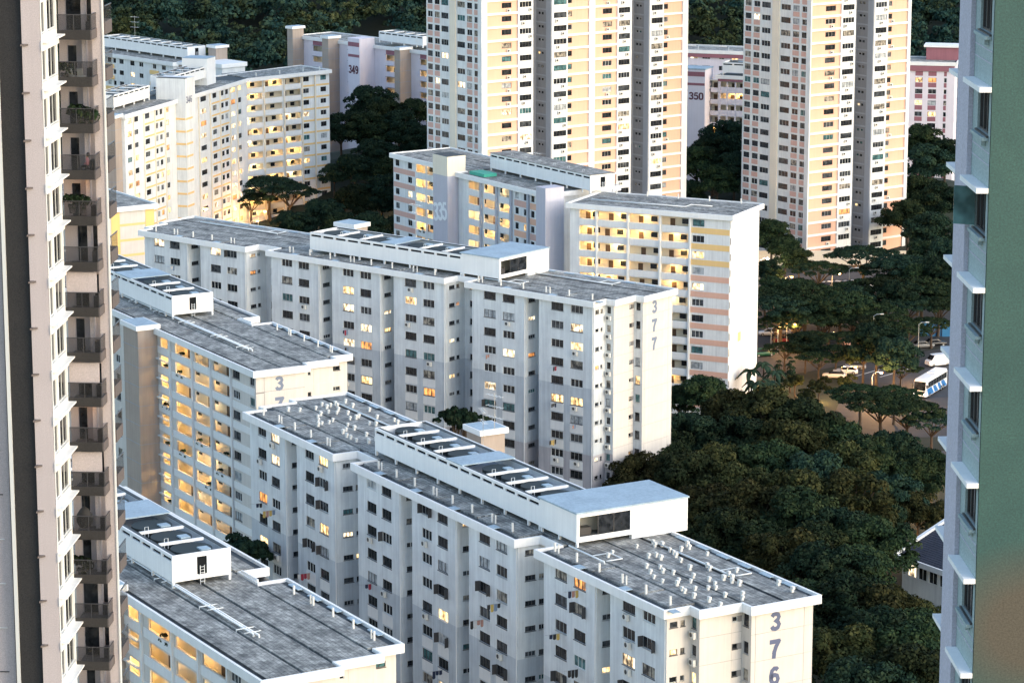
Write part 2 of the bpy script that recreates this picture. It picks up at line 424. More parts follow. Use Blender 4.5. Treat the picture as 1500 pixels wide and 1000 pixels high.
def tank_house(blk, a0, a1, b0, b1, R, hgt=3.2, gap=.55, lids=(), door_end='+', tanks=True, room=None, slots=True):
    """white water-tank enclosure on short legs: slotted walls, open top with round tanks between beams"""
    rt = blk.root; z0, z1 = R + gap - .1, R + hgt
    h = MB(); bay = max(1, round((a1 - a0) / 2.6)); st = (a1 - a0) / bay
    th = MB()
    es = [blk.edge((a0, b0), (a1, b0)), blk.edge((a1, b0), (a1, b1)), blk.edge((a1, b1), (a0, b1)), blk.edge((a0, b1), (a0, b0))]
    hs = link('tank_house', None, rt) if False else None
    for i in (0, 2):
        for k in range(bay):
            if slots: es[i].op(k * st + .22, (k + 1) * st - .22, z1 - .62, z1 - .30)
    wd = b1 - b0
    es[1].op(wd * .42, wd * .42 + 1.1, z0 + .45, z1 - .45)
    for e in es: e.wall(th, z0, z1, .18)
    # rim, inside faces and floor
    ro, ri = [(a0, b0), (a1, b0), (a1, b1), (a0, b1)], [(a0 + .2, b0 + .2), (a1 - .2, b0 + .2), (a1 - .2, b1 - .2), (a0 + .2, b1 - .2)]
    for i in range(4):
        j = (i + 1) % 4; th.quad((*ro[i], z1), (*ro[j], z1), (*ri[j], z1), (*ri[i], z1)); th.quad((*ri[i], z1), (*ri[j], z1), (*ri[j], z1 - 1.3), (*ri[i], z1 - 1.3), 0)
    th.poly([(x, y, z0) for x, y in reversed(ro)])
    t = th.build('tank_house', 'white_trim', rt)
    f = MB(); f.box(a0 + .21, a1 - .21, b0 + .21, b1 - .21, z1 - 1.5, z1 - 1.3); f.build('tank_floor', 'grey_pier', t)
    c = MB()   # weathered dark coping strip along the long rims
    c.box(a0 + .02, a1 - .02, b0 + .24, b0 + .6, z1 - .10, z1 - .02); c.build('coping', 'gutter', t)
    c = MB(); c.box(a0 + .02, a1 - .02, b1 - .6, b1 - .24, z1 - .10, z1 - .02); c.build('coping', 'gutter', t)
    # slots and door are dark inside
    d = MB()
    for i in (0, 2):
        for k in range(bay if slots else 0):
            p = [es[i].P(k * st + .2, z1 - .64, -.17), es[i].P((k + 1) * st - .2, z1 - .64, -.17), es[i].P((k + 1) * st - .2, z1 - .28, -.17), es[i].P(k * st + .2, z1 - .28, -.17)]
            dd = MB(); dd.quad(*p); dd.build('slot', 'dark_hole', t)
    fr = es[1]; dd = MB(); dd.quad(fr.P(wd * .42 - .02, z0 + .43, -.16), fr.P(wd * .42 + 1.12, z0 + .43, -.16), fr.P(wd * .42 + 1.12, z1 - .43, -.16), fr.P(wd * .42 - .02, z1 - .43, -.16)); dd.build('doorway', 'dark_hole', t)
    ld = MB()
    for q in (.3, .75): ld.tube([fr.P(wd * .42 + q, R - .1, .12), fr.P(wd * .42 + q, z0 + 1.4, .12)], .035, 5)
    for q in range(6): ld.tube([fr.P(wd * .42 + .3, R + .2 + q * .3, .12), fr.P(wd * .42 + .75, R + .2 + q * .3, .12)], .025, 5)
    ld.build('ladder', 'pipe', t)
    # legs
    for k in range(bay + 1):
        for b in (b0 + .13, b1 - .13):
            if k % 2 == 0 or k == bay:
                q = MB(); x = min(max(a0 + k * st, a0 + .14), a1 - .14); q.box(x - .13, x + .13, b - .12, b + .12, R - .13, z0 - .002); q.build('leg', 'white_trim', t)
    # lids, beams, tanks
    free = []
    x = a0 + .3
    for l0, l1 in list(lids) + [(a1, a1)]:
        if l1 > l0:
            q = MB(); q.box(l0, l1, b0 - .02, b1 + .02, z1 + .006, z1 + .12); q.build('lid', 'lid_blue', t)
        if l0 - x > 2: free.append((x, l0))
        x = l1
    for f0, f1 in free:
        n = max(1, round((f1 - f0) / 4.6)); w = (f1 - f0) / n
        for k in range(n):
            cx = f0 + w * (k + .5); cy = (b0 + b1) / 2; r = min(w * .42, (b1 - b0) * .38)
            q = MB(); q.tube([(cx, cy, z1 - 1.3), (cx, cy, z1 - .2)], r, 28); tk = q.build('water_tank', 'tank', t)
            q = MB(); q.box(cx + r * .2, cx + r * .75, cy + r * .2, cy + r * .7, z1 - .195, z1 - .05); q.build('hatch', 'lid_blue', tk)
            if k:
                q = MB(); q.box(cx - w / 2 - .16, cx - w / 2 + .16, b0 + .76, b1 - .76, z1 - .3, z1 - .03); q.build('beam', 'white_trim', t)
                q = MB(); q.tube([(cx - w / 2 + .4, b0 + 1.2, z1 - .6), (cx - w / 2 + .4, b0 + 1.2, z1 + .5), (cx - w / 2 + .4, b0 + 1.6, z1 + .5), (cx - w / 2 + .4, b0 + 1.6, z1 - .6)], .03, 5); q.build('handrail', 'pipe', t)
    return t
def stair_tower(blk, a0, a1, b0, b1, top, mat, cap=True, R=36, slabs=True, capmat='white_trim', name='stair_tower'):
    q = MB(); q.box(a0, a1, b0, b1, 0.0, top); t = q.build(name, mat, blk.root)
    if cap:
        q = MB(); q.box(a0 - .35, a1 + .35, b0 - .35, b1 + .35, top + .002, top + .65); c = q.build('cap', capmat, t)
        q = MB(); q.box(a0 - .1, a1 + .1, b0 - .1, b1 + .1, top + .653, top + .70); q.build('cap_top', 'lid_blue', t)
    if slabs:
        k = 0; z = top - 2.6
        while z > 3:
            q = MB(); q.box(a0 - .03, a1 + .03, b0 - .03, b1 + .03, z, z + .10); q.build('string_course', 'grey_recess' if mat == 'stair_brown' else mat, t); z -= 2.8
    return t

# ------------------------------------------------------------------ the ground
GR = MB(); GR.quad((-2500, -300, 0), (2500, -300, 0), (2500, 5200, 0), (-2500, 5200, 0))
t = NT('grass'); o = t.obj()
t.l(t.ramp(t.noise(o, .12, 6, .7), [(.3, C(.010, .018, .011)), (.55, C(.018, .027, .016)), (.75, C(.030, .032, .022))]), t.b.inputs['Base Color'])
t.b.inputs['Roughness'].default_value = .95; M['grass'] = t.m
tag(GR.build('ground', 'grass'), kind='structure')
t = NT('asphalt'); o = t.obj()
t.l(t.ramp(t.noise(o, .5, 6, .7), [(.3, C(.028, .030, .034)), (.7, C(.052, .053, .058))]), t.b.inputs['Base Color']); t.b.inputs['Roughness'].default_value = .8; M['asphalt'] = t.m
paint('pavement_grey', C(.10, .095, .095), streak=.3)
plain('marking', C(.62, .62, .58), .7)

# ------------------------------------------------------------------ slab block seen from its window side (two of them)
RZ = 36.0; ST = 2.8
PROOF = [(-96.5, 0), (-71.5, 0), (-71.5, 3.2), (-67, 3.2), (-67, 0), (-29, 0), (-29, 3.2), (-25, 3.2), (-25, 0), (0, 0), (0, 3), (1.7, 3),
         (1.7, 8), (3.3, 8), (3.3, 16.4), (-99.8, 16.4), (-99.8, 8), (-98.2, 8), (-98.2, 3), (-96.5, 3)]
WINGS = [(-95.6, -85.2), (-82.4, -71.9), None, (-66.3, -55.6), (-53.0, -42.5), (-39.9, -29.3), None, (-23.9, -13.4), (-10.8, -.4)]
LAUNDRY = []
def rows(e, n, top=RZ - 1.05):
    return [top - k * ST for k in range(n)]
def pblock(name, label, origin, ang, num, box, cluster, plit, opens):
    B = Block(name, label, origin, ang); rt = B.root; R = RZ; z1 = R - .9
    if num == '377': B.hid = lambda u, v: u < 700 and v > 455 + (u - 215) * .52
    wall = MB(); N = 12
    prev = None
    def wing(w0, w1):
        e = B.edge((w0, .6), (w1, .6))
        for k, zt in enumerate(rows(e, N)):
            if not e.vis(5, zt - .6): continue
            for j, (s0, s1) in enumerate(((2.35, 4.65), (6.05, 8.35))):
                g = pick_glass(plit); hgt = 1.2
                w = e.window(s0, s1, zt - hgt, zt, rt, gm=g)
                if k >= 5: e.panel(s0 - .1, s1 + .1, zt - 2.62, zt - hgt - .08, rt, 'panel_white')
                r = random.random()
                if r < opens:      # casement leaves swung out
                    wd = .55
                    for sx, sg in ((.02, -1), (s1 - s0 - .02, 1)):
                        if sg == 1 and r > opens * .6: continue
                        c = math.cos(R_(70)); sn = math.sin(R_(70)); x1 = sx + sg * wd * c * .6; y1 = -wd * sn
                        q = MB(); q.hexa([(sx, .03, .04), (x1, y1, .04), (x1 + .03, y1, .04), (sx + .03, .03, .04), (sx, .03, hgt - .04), (x1, y1, hgt - .04), (x1 + .03, y1, hgt - .04), (sx + .03, .03, hgt - .04)])
                        q.build('open_casement', 'frame_dark', w)
                elif r < opens + .12: LAUNDRY.append((B, e, (s0 + s1) / 2, zt - hgt - .1))
                elif r < opens + .27: ac_unit(rt, e.frame((s0 + s1) / 2 + random.uniform(-.5, .5), zt - hgt - .75))
        e.wall(wall, 0, z1)
        q = MB(); q.box(w1 - .28, w1 - .18, .50, .60, 0.5, z1 - .01); q.build('rain_pipe', 'panel_white', rt)
    def side(x, b0, b1, wins):
        e = B.edge((x, b0), (x, b1))
        for k, zt in enumerate(rows(e, N)):
            if not e.vis(1, zt - .5): continue
            for (s0, s1, h) in wins: e.window(s0, s1, zt - .35 - h, zt - .35, rt, plit=plit * .9, bars=1 if s1 - s0 < 1 else 2)
        e.wall(wall, 0, z1)
    for i, w in enumerate(WINGS):
        if w is None: continue
        wing(*w)
        nx = WINGS[i + 1] if i + 1 < len(WINGS) else None
        if nx:
            side(w[1], .6, 3.6, [(.7, 2.3, .62)])
            B.edge((w[1], 3.6), (nx[0], 3.6)).wall(wall, 0, z1); B.edge((nx[0], 3.6), (nx[0], .6)).wall(wall, 0, z1)
        elif i + 1 < len(WINGS):
            n2 = WINGS[i + 2]
            side(w[1], .6, 5.2, [(.9, 2.2, .6), (2.6, 3.3, .6)])
            e = B.edge((w[1], 5.2), (n2[0], 5.2))
            for k, zt in enumerate(rows(e, N)):
                if not e.vis(2, zt): continue
                e.window(1.0, 1.9, zt - 1.3, zt - .25, rt, plit=plit); e.window(3.6, 4.4, zt - 1.3, zt - .25, rt, plit=plit)
                if random.random() < .8: ac_unit(rt, e.frame(2.6, zt - 1.9))
            e.wall(wall, 0, z1); B.edge((n2[0], 5.2), (n2[0], .6)).wall(wall, 0, z1)
    # stepped end
    x0 = WINGS[-1][1]
    wallE = MB()
    e = B.edge((x0, .6), (x0, 3.4))
    for zt in rows(e, N):
        if e.vis(1, zt): e.window(.35, 1.25, zt - 1.0, zt - .4, rt, plit=.12); e.window(1.6, 2.1, zt - 1.0, zt - .4, rt, plit=.05, bars=0)
    e.wall(wallE, 0, z1)
    e = B.edge((x0, 3.4), (1.1, 3.4))
    for zt in rows(e, N):
        if e.vis(1, zt):
            e.window(.2, 1.0, zt - 1.25, zt - .1, rt, plit=.05); ac_unit(rt, e.frame(.72, zt - 2.1))
    e.wall(wallE, 0, z1)
    e = B.edge((1.1, 3.4), (1.1, 8.4))
    for zt in rows(e, N):
        if e.vis(1, zt):
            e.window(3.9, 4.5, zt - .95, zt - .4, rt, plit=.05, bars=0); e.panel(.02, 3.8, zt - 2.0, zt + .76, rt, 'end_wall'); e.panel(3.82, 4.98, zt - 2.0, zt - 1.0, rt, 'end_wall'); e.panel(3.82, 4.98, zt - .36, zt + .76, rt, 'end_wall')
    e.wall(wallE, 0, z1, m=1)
    e = B.edge((1.1, 8.4), (2.7, 8.4))
    for zt in rows(e, N):
        if e.vis(1, zt): e.window(.3, 1.25, zt - 1.35, zt - .05, rt, plit=.05)
    e.wall(wallE, 0, z1)
    e = B.edge((2.7, 8.4), (2.7, 15.8)); eN = e
    for k, zt in enumerate(rows(e, N)):
        if e.vis(1, zt):
            e.panel(.02, .5, zt - 2.0, zt + .77, rt, 'end_wall', .03); e.panel(.54, 6.3, zt - 2.0, zt + .76, rt, 'end_wall', .035)
            e.panel(6.34, 7.38, zt - 2.0, zt + .77, rt, 'end_wall', .03)
    e.wall(wallE, 0, z1, m=1)
    for k, ch in enumerate(num): digit(ch, rt, e, 2.35, R - 3.05 - k * ST + .1, 1.75, 'digit_blue' if num == '376' else 'digit_fade', 1.05, .36, .05)
    B.edge((2.7, 15.8), (-99.2, 15.8)).wall(wallE, 0, z1); B.edge((-99.2, 15.8), (-99.2, 8.4)).wall(wallE, 0, z1)
    B.edge((-99.2, 8.4), (-95.6, 8.4)).wall(wallE, 0, z1); B.edge((-95.6, 8.4), (-95.6, .6)).wall(wallE, 0, z1)
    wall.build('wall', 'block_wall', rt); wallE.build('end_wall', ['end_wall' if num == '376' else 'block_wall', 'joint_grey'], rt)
    # roof
    ro = roof(B, PROOF, R)
    rects = []
    for m0, m1 in ((-95.7, -72.2), (-66.3, -29.7), (-24.3, -.7)):
        x = m0
        while x < m1 - 1:
            x2 = min(x + 9.1, m1); rects.append((x, x2 - .35, 1.3, 4.2)); x = x2
    rects += [(-97.4, -48.2, 4.5, 8.1), (-47.8, .9, 4.5, 8.1), (-98.9, -48.2, 8.45, 12.0), (-47.8, 2.5, 8.45, 12.0), (-98.9, -24, 12.4, 15.3), (-23.6, 2.5, 12.4, 15.3), (-71.2, -67.3, 3.6, 4.2), (-28.7, -25.3, 3.6, 4.2)]
    beds(B, ro, rects, R)
    a = -94.0; k = 0
    while a < 0:
        if not (-73 < a < -66 or -30 < a < -24.4):
            stub(ro, a, 1.75, R, .95, .13)
            if k % 3 == 1: stub(ro, a + .75, 1.75, R, .95, .09)
            if k % 2: lid(ro, a + 2.0, .85, R)
        a += 4.4; k += 1
    a = -95
    while a < 1: lid(ro, a, 15.75, R, 1.9, .6); a += 3.9
    for (c0, c1, n) in cluster:
        pts = []
        for _ in range(n * 6):
            p = (random.uniform(c0, c1), random.uniform(4.9, 12.4) if random.random() < .85 else random.uniform(12.5, 14.8))
            if all((p[0] - q[0]) ** 2 + (p[1] - q[1]) ** 2 > .55 for q in pts): pts.append(p); cowl(ro, p[0], p[1], R, random.uniform(.75, 1.05))
            if len(pts) >= n: break
    for y, a0, a1 in ((12.2, -22, -6), (12.2, -94, -76), (3.7, -24, -17)):
        pipe_run(ro, [(a0, y, R + .12), (a1, y, R + .12), (a1, y, R - .1)])
        pipe_run(ro, [(a1 - 2.6, y + .25, R + .08), (a1 - 2.6, y + 2.3, R + .08), (a1 - .2, y + 2.3, R + .08), (a1 - .2, y + .4, R + .08)], .07)
    # tank house with a lift-motor room at its end
    a0, a1, b0, b1, rb1 = box
    ti = tank_house(B, a0, a1 - 7.6, b0, b1, R, lids=[(a0 + .5 + (a1 - a0) * .37, a0 + .5 + (a1 - a0) * .45)])
    z0, zt = R + .38, R + 3.45; mr = MB(); x0 = a1 - 7.598
    es = [B.edge((x0, b0), (a1, b0)), B.edge((a1, b0), (a1, rb1)), B.edge((a1, rb1), (x0, rb1)), B.edge((x0, rb1), (x0, b0))]
    es[1].op(.35, 6.6, z0 + .55, zt - .4)
    for e in es: e.wall(mr, z0, zt, .2)
    mr.poly([(x, y, z0) for x, y in ((x0, rb1), (a1, rb1), (a1, b0), (x0, b0))])
    mo = mr.build('motor_room', 'white_trim', rt)
    q = MB(); q.box(x0 - .25, a1 + .12, b0 - .12, rb1 + .12, zt + .003, zt + .18); q.build('motor_room_roof', 'lid_blue', mo)
    e = es[1]; q = MB(); q.quad(e.P(.2, z0 + .3, -2.6), e.P(6.8, z0 + .3, -2.6), e.P(6.8, zt - .02, -2.6), e.P(.2, zt - .02, -2.6)); q.build('interior_wall', 'cream_wall', mo)
    q = MB(); q.box(e.P(6.8, 0, -.2)[0] - .3, a1, b0 + 6.8, rb1, R - .12, z0 - .003); q.build('plinth', 'white_trim', mo)
    q = MB(); q.box(a1 - 1.6, a1 - .7, b0 + .8, b0 + 2.2, z0 + .05, z0 + 1.3); q.build('lift_motor', 'frame_dark', mo)
    for s in (2.6, 4.55): w = MB(); w.box(0, .08, .05, .13, 0, zt - z0 - .95); w.build('mullion', 'frame_dark', mo, mat4=e.frame(s, z0 + .55))
    for s0, s1 in ((2.69, 4.54), (4.64, 6.59)): w = MB(); w.box(0, s1 - s0, .08, .10, 0, zt - z0 - .95); w.build('pane', 'glass_dark', mo, mat4=e.frame(s0, z0 + .55))
    for x, y in ((a1 - .15, b0 + .15), (x0 + .3, b0 + .15), (a1 - .15, rb1 - .2), (a1 - 3.7, b0 + .15)):
        w = MB(); w.box(x - .13, x + .13, y - .12, y + .12, R - .13, z0 - .002); w.build('leg', 'white_trim', mo)
    return B
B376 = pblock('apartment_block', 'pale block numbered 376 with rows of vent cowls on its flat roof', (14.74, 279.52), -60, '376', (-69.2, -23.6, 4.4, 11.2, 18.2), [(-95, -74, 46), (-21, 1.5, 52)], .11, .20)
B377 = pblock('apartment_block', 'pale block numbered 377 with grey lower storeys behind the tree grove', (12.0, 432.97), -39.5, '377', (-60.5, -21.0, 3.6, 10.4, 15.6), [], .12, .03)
stair_tower(B376, -67.6, -64.1, 15.81, 19.0, RZ + 1.9, 'stair_brown')
stair_tower(B377, -66.0, -62.0, 15.81, 19.0, RZ + 2.0, 'stair_brown')

# ------------------------------------------------------------------ the same kind of block seen from its corridor side (two of them)
QROOF = [(-97, 0), (0, 0), (0, 8.4), (-1.6, 8.4), (-1.6, 13.4), (-3.3, 13.4), (-3.3, 16.4), (-28.3, 16.4), (-28.3, 13.2), (-32.6, 13.2), (-32.6, 16.4), (-70, 16.4), (-70, 13.2), (-74.3, 13.2), (-74.3, 16.4), (-97, 16.4)]
def corridor(B, e, bays, N, top, rt, depth=1.7, oh=1.5, plit=.7, R=RZ, wallmat='corridor_wall', lampz=None, litfn=None):
    """open access corridors behind a parapet wall: openings, floor slabs, back wall with doors, ceiling lamps"""
    s0 = min(b[0] for b in bays) - .6; s1 = max(b[1] for b in bays) + .6
    bw = MB(); zs = [top - k * ST for k in range(N)]
    zb = top - N * ST - .2
    bw.quad(e.P(s0, zb, -depth), e.P(s1, zb, -depth), e.P(s1, top + .1, -depth), e.P(s0, top + .1, -depth))
    bw.quad(e.P(s0, zb, -.17), e.P(s0, zb, -depth), e.P(s0, top + .1, -depth), e.P(s0, top + .1, -.17))
    bw.quad(e.P(s1, zb, -depth), e.P(s1, zb, -.17), e.P(s1, top + .1, -.17), e.P(s1, top + .1, -depth))
    bwo = bw.build('corridor_back_wall', wallmat, rt)
    for zt in zs:
        if not any(e.vis(b[0], zt - .5) or e.vis(b[1], zt - .5) for b in bays): continue
        q = MB(); q.hexa([e.P(s0 + .01, zt + .04, -.17), e.P(s1 - .01, zt + .04, -.17), e.P(s1 - .01, zt + .04, -depth + .01), e.P(s0 + .01, zt + .04, -depth + .01),
                          e.P(s0 + .01, zt + .2, -.17), e.P(s1 - .01, zt + .2, -.17), e.P(s1 - .01, zt + .2, -depth + .01), e.P(s0 + .01, zt + .2, -depth + .01)]); q.build('corridor_slab', 'corridor_wall', rt)
        for (t0, t1) in bays:
            if not e.vis((t0 + t1) / 2, zt - .7): continue
            e.op(t0, t1, zt - oh, zt)
            # a door or a louvred window on the back wall
            w = t1 - t0; x = t0 + random.uniform(.1, .3) * w
            if w > 1.6:
                k = ('cdoor',)
                if k not in PCACHE: d = MB(); d.box(0, .9, -.05, -.002, 0, 2.05); PCACHE[k] = d.mesh('door', 'door_brown'); d = MB(); d.box(0, 1.2, -.05, -.002, 0, .9); PCACHE[('cwin',)] = d.mesh('corridor_window', 'glass_dark')
                link('door', PCACHE[k], rt, e.frame(x, zt - 2.6, -depth))
                if w > 3: link('corridor_window', PCACHE[('cwin',)], rt, e.frame(x + w * .42, zt - 1.35, -depth))
            on = litfn(t0, zt) if litfn else random.random() < plit
            if on:
                k = ('clamp',)
                if k not in PCACHE: d = MB(); d.box(-.45, .45, -.07, .07, -.08, 0); PCACHE[k] = [d.mesh('corridor_lamp', m) for m in ('corridor_lamp', 'corridor_lamp', 'corridor_lamp_dim', 'corridor_lamp_pale')]
                link('corridor_lamp', random.choice(PCACHE[k]), rt, e.frame(t0 + (t1 - t0) * random.uniform(.25, .75), zt + .02, -.9))
            if w > 1.6 and random.random() < (.30 if B.root.name in QN else .05): PLANTS.append((B, e, random.uniform(t0 + .5, t1 - .7), zt - oh))
PLANTS = []; QN = set()
def qblock(name, label, origin, ang, num, box_end, darkbay):
    B = Block(name, label, origin, ang); rt = B.root; R = RZ; z1 = R - .9; N = 12; QN.add(rt.name)
    wall = MB()
    e = B.edge((-96.4, .6), (-.6, .6)); top = R - 1.05
    f = lambda a: a + 96.4
    bays = [(f(-14.2), f(-8.9)), (f(-20.3), f(-15.3)), (f(-26.9), f(-21.8)), (f(-31.9), f(-29.5))]
    corridor(B, e, bays, N, top, rt, litfn=lambda t, z: (t < f(-15)) or random.random() < darkbay)
    for zt in rows(e, N):
        for a0, a1 in ((-7.8, -5.6), (-2.4, -1.0), (-44, -42.6), (-48.5, -47), (-40.4, -39.2), (-52, -50.6)):
            if e.vis(f(a0), zt): e.window(f(a0), f(a1), zt - 1.25, zt - .1, rt, plit=.12 if a0 < -30 else .02)
        if any(e.vis(f(a), zt - 1) for a in (-30, -22, -14, -5)):
            for a0, a1 in ((-33, -28.9), (-28.2, -21.0), (-20.9, -14.9), (-14.7, -8.4), (-8.0, -.9)):
                e.panel(f(a0), f(a1), zt - 2.55, zt - 1.58, rt, 'panel_white', .05, 'parapet')
    e.wall(wall, 0, z1, .18)
    for a in (-8.2, -14.8, -21.0, -28.5):
        q = MB(); q.box(f(a) - 96.4 - .16, f(a) - 96.4 + .16, .32, .598, .5, z1 - .01); q.build('pier', 'white_wall', rt)
    e1 = B.edge((-.6, .6), (-.6, 7.8)); e2 = B.edge((-2.2, 7.8), (-2.2, 12.8))
    for k, zt in enumerate(rows(e1, N)):
        if e1.vis(2, zt):
            e1.panel(.02, 1.2, zt - 2.0, zt + .62, rt, 'end_wall'); e1.panel(1.25, 7.18, zt - 1.98, zt + .76, rt, 'end_wall', .035)
            e2.window(1.2, 1.7, zt - .95, zt - .4, rt, plit=0, bars=0)
            e2.panel(2.1, 4.8, zt - 1.98, zt + .62, rt, 'end_wall')
    e1.wall(wall, 0, z1, m=1); B.edge((-.6, 7.8), (-2.2, 7.8)).wall(wall, 0, z1); e2.wall(wall, 0, z1)
    B.edge((-2.2, 12.8), (-3.9, 12.8)).wall(wall, 0, z1)
    e3 = B.edge((-3.9, 12.8), (-3.9, 15.8))
    for zt in rows(e3, N):
        if e3.vis(1, zt): e3.window(.5, 1.9, zt - 1.1, zt - .5, rt, plit=.05)
    e3.wall(wall, 0, z1); B.edge((-3.9, 15.8), (-96.4, 15.8)).wall(wall, 0, z1); B.edge((-96.4, 15.8), (-96.4, .6)).wall(wall, 0, z1)
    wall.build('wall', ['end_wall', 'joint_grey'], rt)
    for k, ch in enumerate(num): digit(ch, rt, e1, 2.9, R - 3.05 - k * ST + .05, 1.75, 'digit_fade', 1.05, .36, .05)
    ro = roof(B, QROOF, R)
    beds(B, ro, [(-96, -48.3, .9, 4.4), (-47.9, -.8, .9, 4.4), (-96, -48.3, 4.75, 8.0), (-47.9, -.9, 4.75, 8.0), (-96, -48.3, 8.4, 12.6), (-47.9, -2.2, 8.4, 12.6), (-27.5, -4.2, 12.95, 15.2), (-69, -33.6, 13.0, 15.2)], R)
    a = -6.0
    while a > -27: stub(ro, a, 14.6, R, .9, .12); stub(ro, a - .6, 14.6, R, .9, .09) if int(a) % 3 == 0 else None; lid(ro, a - 2, 15.75, R, 2.2, .6); a -= 4.3
    for y in (5.2, 5.5): pipe_run(ro, [(-60, y, R + .15), (-13 + (y - 5) * 2, y, R + .15), (-13 + (y - 5) * 2, y, R - .1)], .10)
    for a in (-52, -43, -34, -23, -14.5): pipe_run(ro, [(a, 4.3, R - .05), (a, 4.3, R + .2), (a, 6.2, R + .2), (a + 1.4, 6.2, R + .2), (a + 1.4, 4.5, R + .2)], .05)
    q = MB(); q.box(-32.4, -28.5, 13.1, 13.25, R - .6, R + .25); q.build('notch_parapet', 'white_trim', rt)
    tank_house(B, -78, box_end, 5.0, 11.4, R, lids=[(box_end - 21, box_end - 15)])
    stair_tower(B, -38.2, -33.0, -2.4, .58, R - .2, 'stair_brown')
    for k in range(N):
        z = R - 4.5 - k * ST
        q = MB(); q.box(-32.998, -29.3, .25, .598, z, z + .18); q.build('landing', 'white_wall', rt)
    return B
B378 = qblock('apartment_block', 'pale block with lit access corridors, its faded number half hidden behind the 376 roof', (-34.06, 385.97), -60, '37', -37.7, .25)
B375 = qblock('apartment_block', 'pale block with long white roof pipes, lowest beside the balconied tower', (-22.61, 258.09), -60, '', -31.0, .3)

# ------------------------------------------------------------------ block 335: bent slab with stair towers and lit corridors
B335 = Block('apartment_block', 'bent pale block numbered 335 with two plain stair towers and lit corridors', (-24.05, 582.73), -56.5)
def b335():
    B = B335; rt = B.root; R = RZ; z1 = R - .9; N = 12; top = R - 1.1
    wall = MB()
    # left part
    e = B.edge((.6, .6), (25, .6)); f = lambda u: e.su(u, 33)
    W0 = [(f(579.5), f(585)), (f(597.5), f(603.5))]
    c0, c1 = f(610), f(635)
    corridor(B, e, [(c0, c0 + 3.2), (c0 + 3.9, c0 + 8.5)], N, top, rt, plit=1)
    for zt in rows(e, N, top):
        for s0, s1 in W0:
            if e.vis(s0, zt): e.window(s0, s1, zt - 1.25, zt - .05, rt, simple=True, plit=.05)
        if e.vis(1, zt): e.panel(.15, c0 - .5, zt - 2.6, zt - 1.6, rt, 'pink_panel', .04)
    e.wall(wall, 0, z1)
    B.edge((.6, 13.5), (.6, .6)).wall(wall, 0, z1)
    # middle part, set forward
    e = B.edge((28.2, -1.9), (57.6, -1.9)); f = lambda u: e.su(u, 33)
    lits = [(f(686.5), f(704)), (f(709), f(727))]; halves = [(f(732), f(748)), (f(754), f(773)), (f(777), f(797))]
    corridor(B, e, lits + [halves[0]], N, top, rt, litfn=lambda s, z: s < halves[0][0] - 1 or random.random() < .5)
    for i, zt in enumerate(rows(e, N, top)):
        for j, (s0, s1) in enumerate(halves[1:]):
            if e.vis(s0, zt):
                e.window(s0 + .2, s0 + 1.3, zt - 1.25, zt - .05, rt, simple=True, plit=.05); e.window(s1 - 1.3, s1 - .2, zt - 1.25, zt - .05, rt, simple=True, plit=.05)
                e.panel(s0 - .1, s1 + .1, zt - 2.6, zt - 1.45, rt, 'orange_panel' if (i + j) % 3 else 'pink_panel', .04)
        for (s0, s1) in lits + halves[:1]:
            if e.vis(s0, zt): e.panel(s0, s1, zt - 2.55, zt - 1.55, rt, 'panel_white', .05, 'parapet')
    e.wall(wall, 0, z1)
    for s in [x[1] + .35 for x in lits + halves[:2]]:
        q = MB(); q.box(28.2 + s - .3, 28.2 + s + .3, -2.25, -1.903, .5, z1 - .01); q.build('pier', 'grey_pier', rt)
    B.edge((28.2, 13.5), (28.2, -1.9)).wall(wall, 0, z1)
    B.edge((57.6, -1.9), (57.6, 13.5)).wall(wall, 0, z1); B.edge((57.6, 13.5), (.6, 13.5)).wall(wall, 0, z1)
    wall.build('wall', 'white_wall', rt)
    ro = roof(B, [(0, 0), (27.9, 0), (27.9, -2.5), (58.2, -2.5), (58.2, 14.2), (0, 14.2)], R)
    beds(B, ro, [(.8, 27.2, .9, 4.4), (.8, 27.2, 4.8, 9), (.8, 57.2, 9.4, 13.4), (28.8, 57.2, -1.6, 2.4), (28.8, 57.2, 2.8, 9)], R)
    q = MB(); q.box(31, 36, -1.2, 1.6, R - .08, R + .5); q.build('tarpaulin', plain('tarp_green', C(.05, .36, .27), .6), rt)
    th = tank_house(B, 29.5, 62.4, 4.4, 9.7, R)
    q = MB(); q.box(29.4, 62.5, 4.3, 9.8, RZ + 3.206, RZ + 3.32); q.build('flat_roof', 'roof_tiles', th)
    t1 = stair_tower(B, 22.9, 28.0, -4.2, -.2, RZ + 3.0, 'stair_lilac', cap=False, slabs=False)
    q = MB(); q.box(22.95, 27.95, -4.15, -.25, RZ + 3.002, RZ + 3.06); q.build('tower_roof', 'gutter', t1)
    q = MB(); q.box(22.88, 28.02, -4.22, -.18, RZ - .7, RZ + 2.999); q.build('tower_top', 'cream_wall', t1)
    e = B.edge((22.9, -4.2), (28.0, -4.2))
    for k, ch in enumerate('335'): digit(ch, t1, e, .25 + k * 1.55, RZ - 9.6 + k * .25, 3.4, 'digit_white', 1.45, .26, .03)
    stair_tower(B, 60.4, 63.4, -6.0, -2.0, RZ + 1.9, 'stair_lilac', cap=False)
    # right part turns towards the car park
    Rb = Block('tmp', None, (10.15, 522.2), -26.0); bpy.data.objects.remove(Rb.root); rr = B.root
    def lo(a, b): # right-part coordinates to this block's
        x, y, _ = Rb.w(a, b); dx, dy = x - B.o[0], y - B.o[1]
        return (dx * B.c + dy * B.s, -dx * B.s + dy * B.c)
    wl = MB()
    e = B.edge(lo(-.2, .6), lo(30.2, .6)); f = lambda u: e.su(u, 33)
    g = lambda x, y: (780 + x / 3.03)
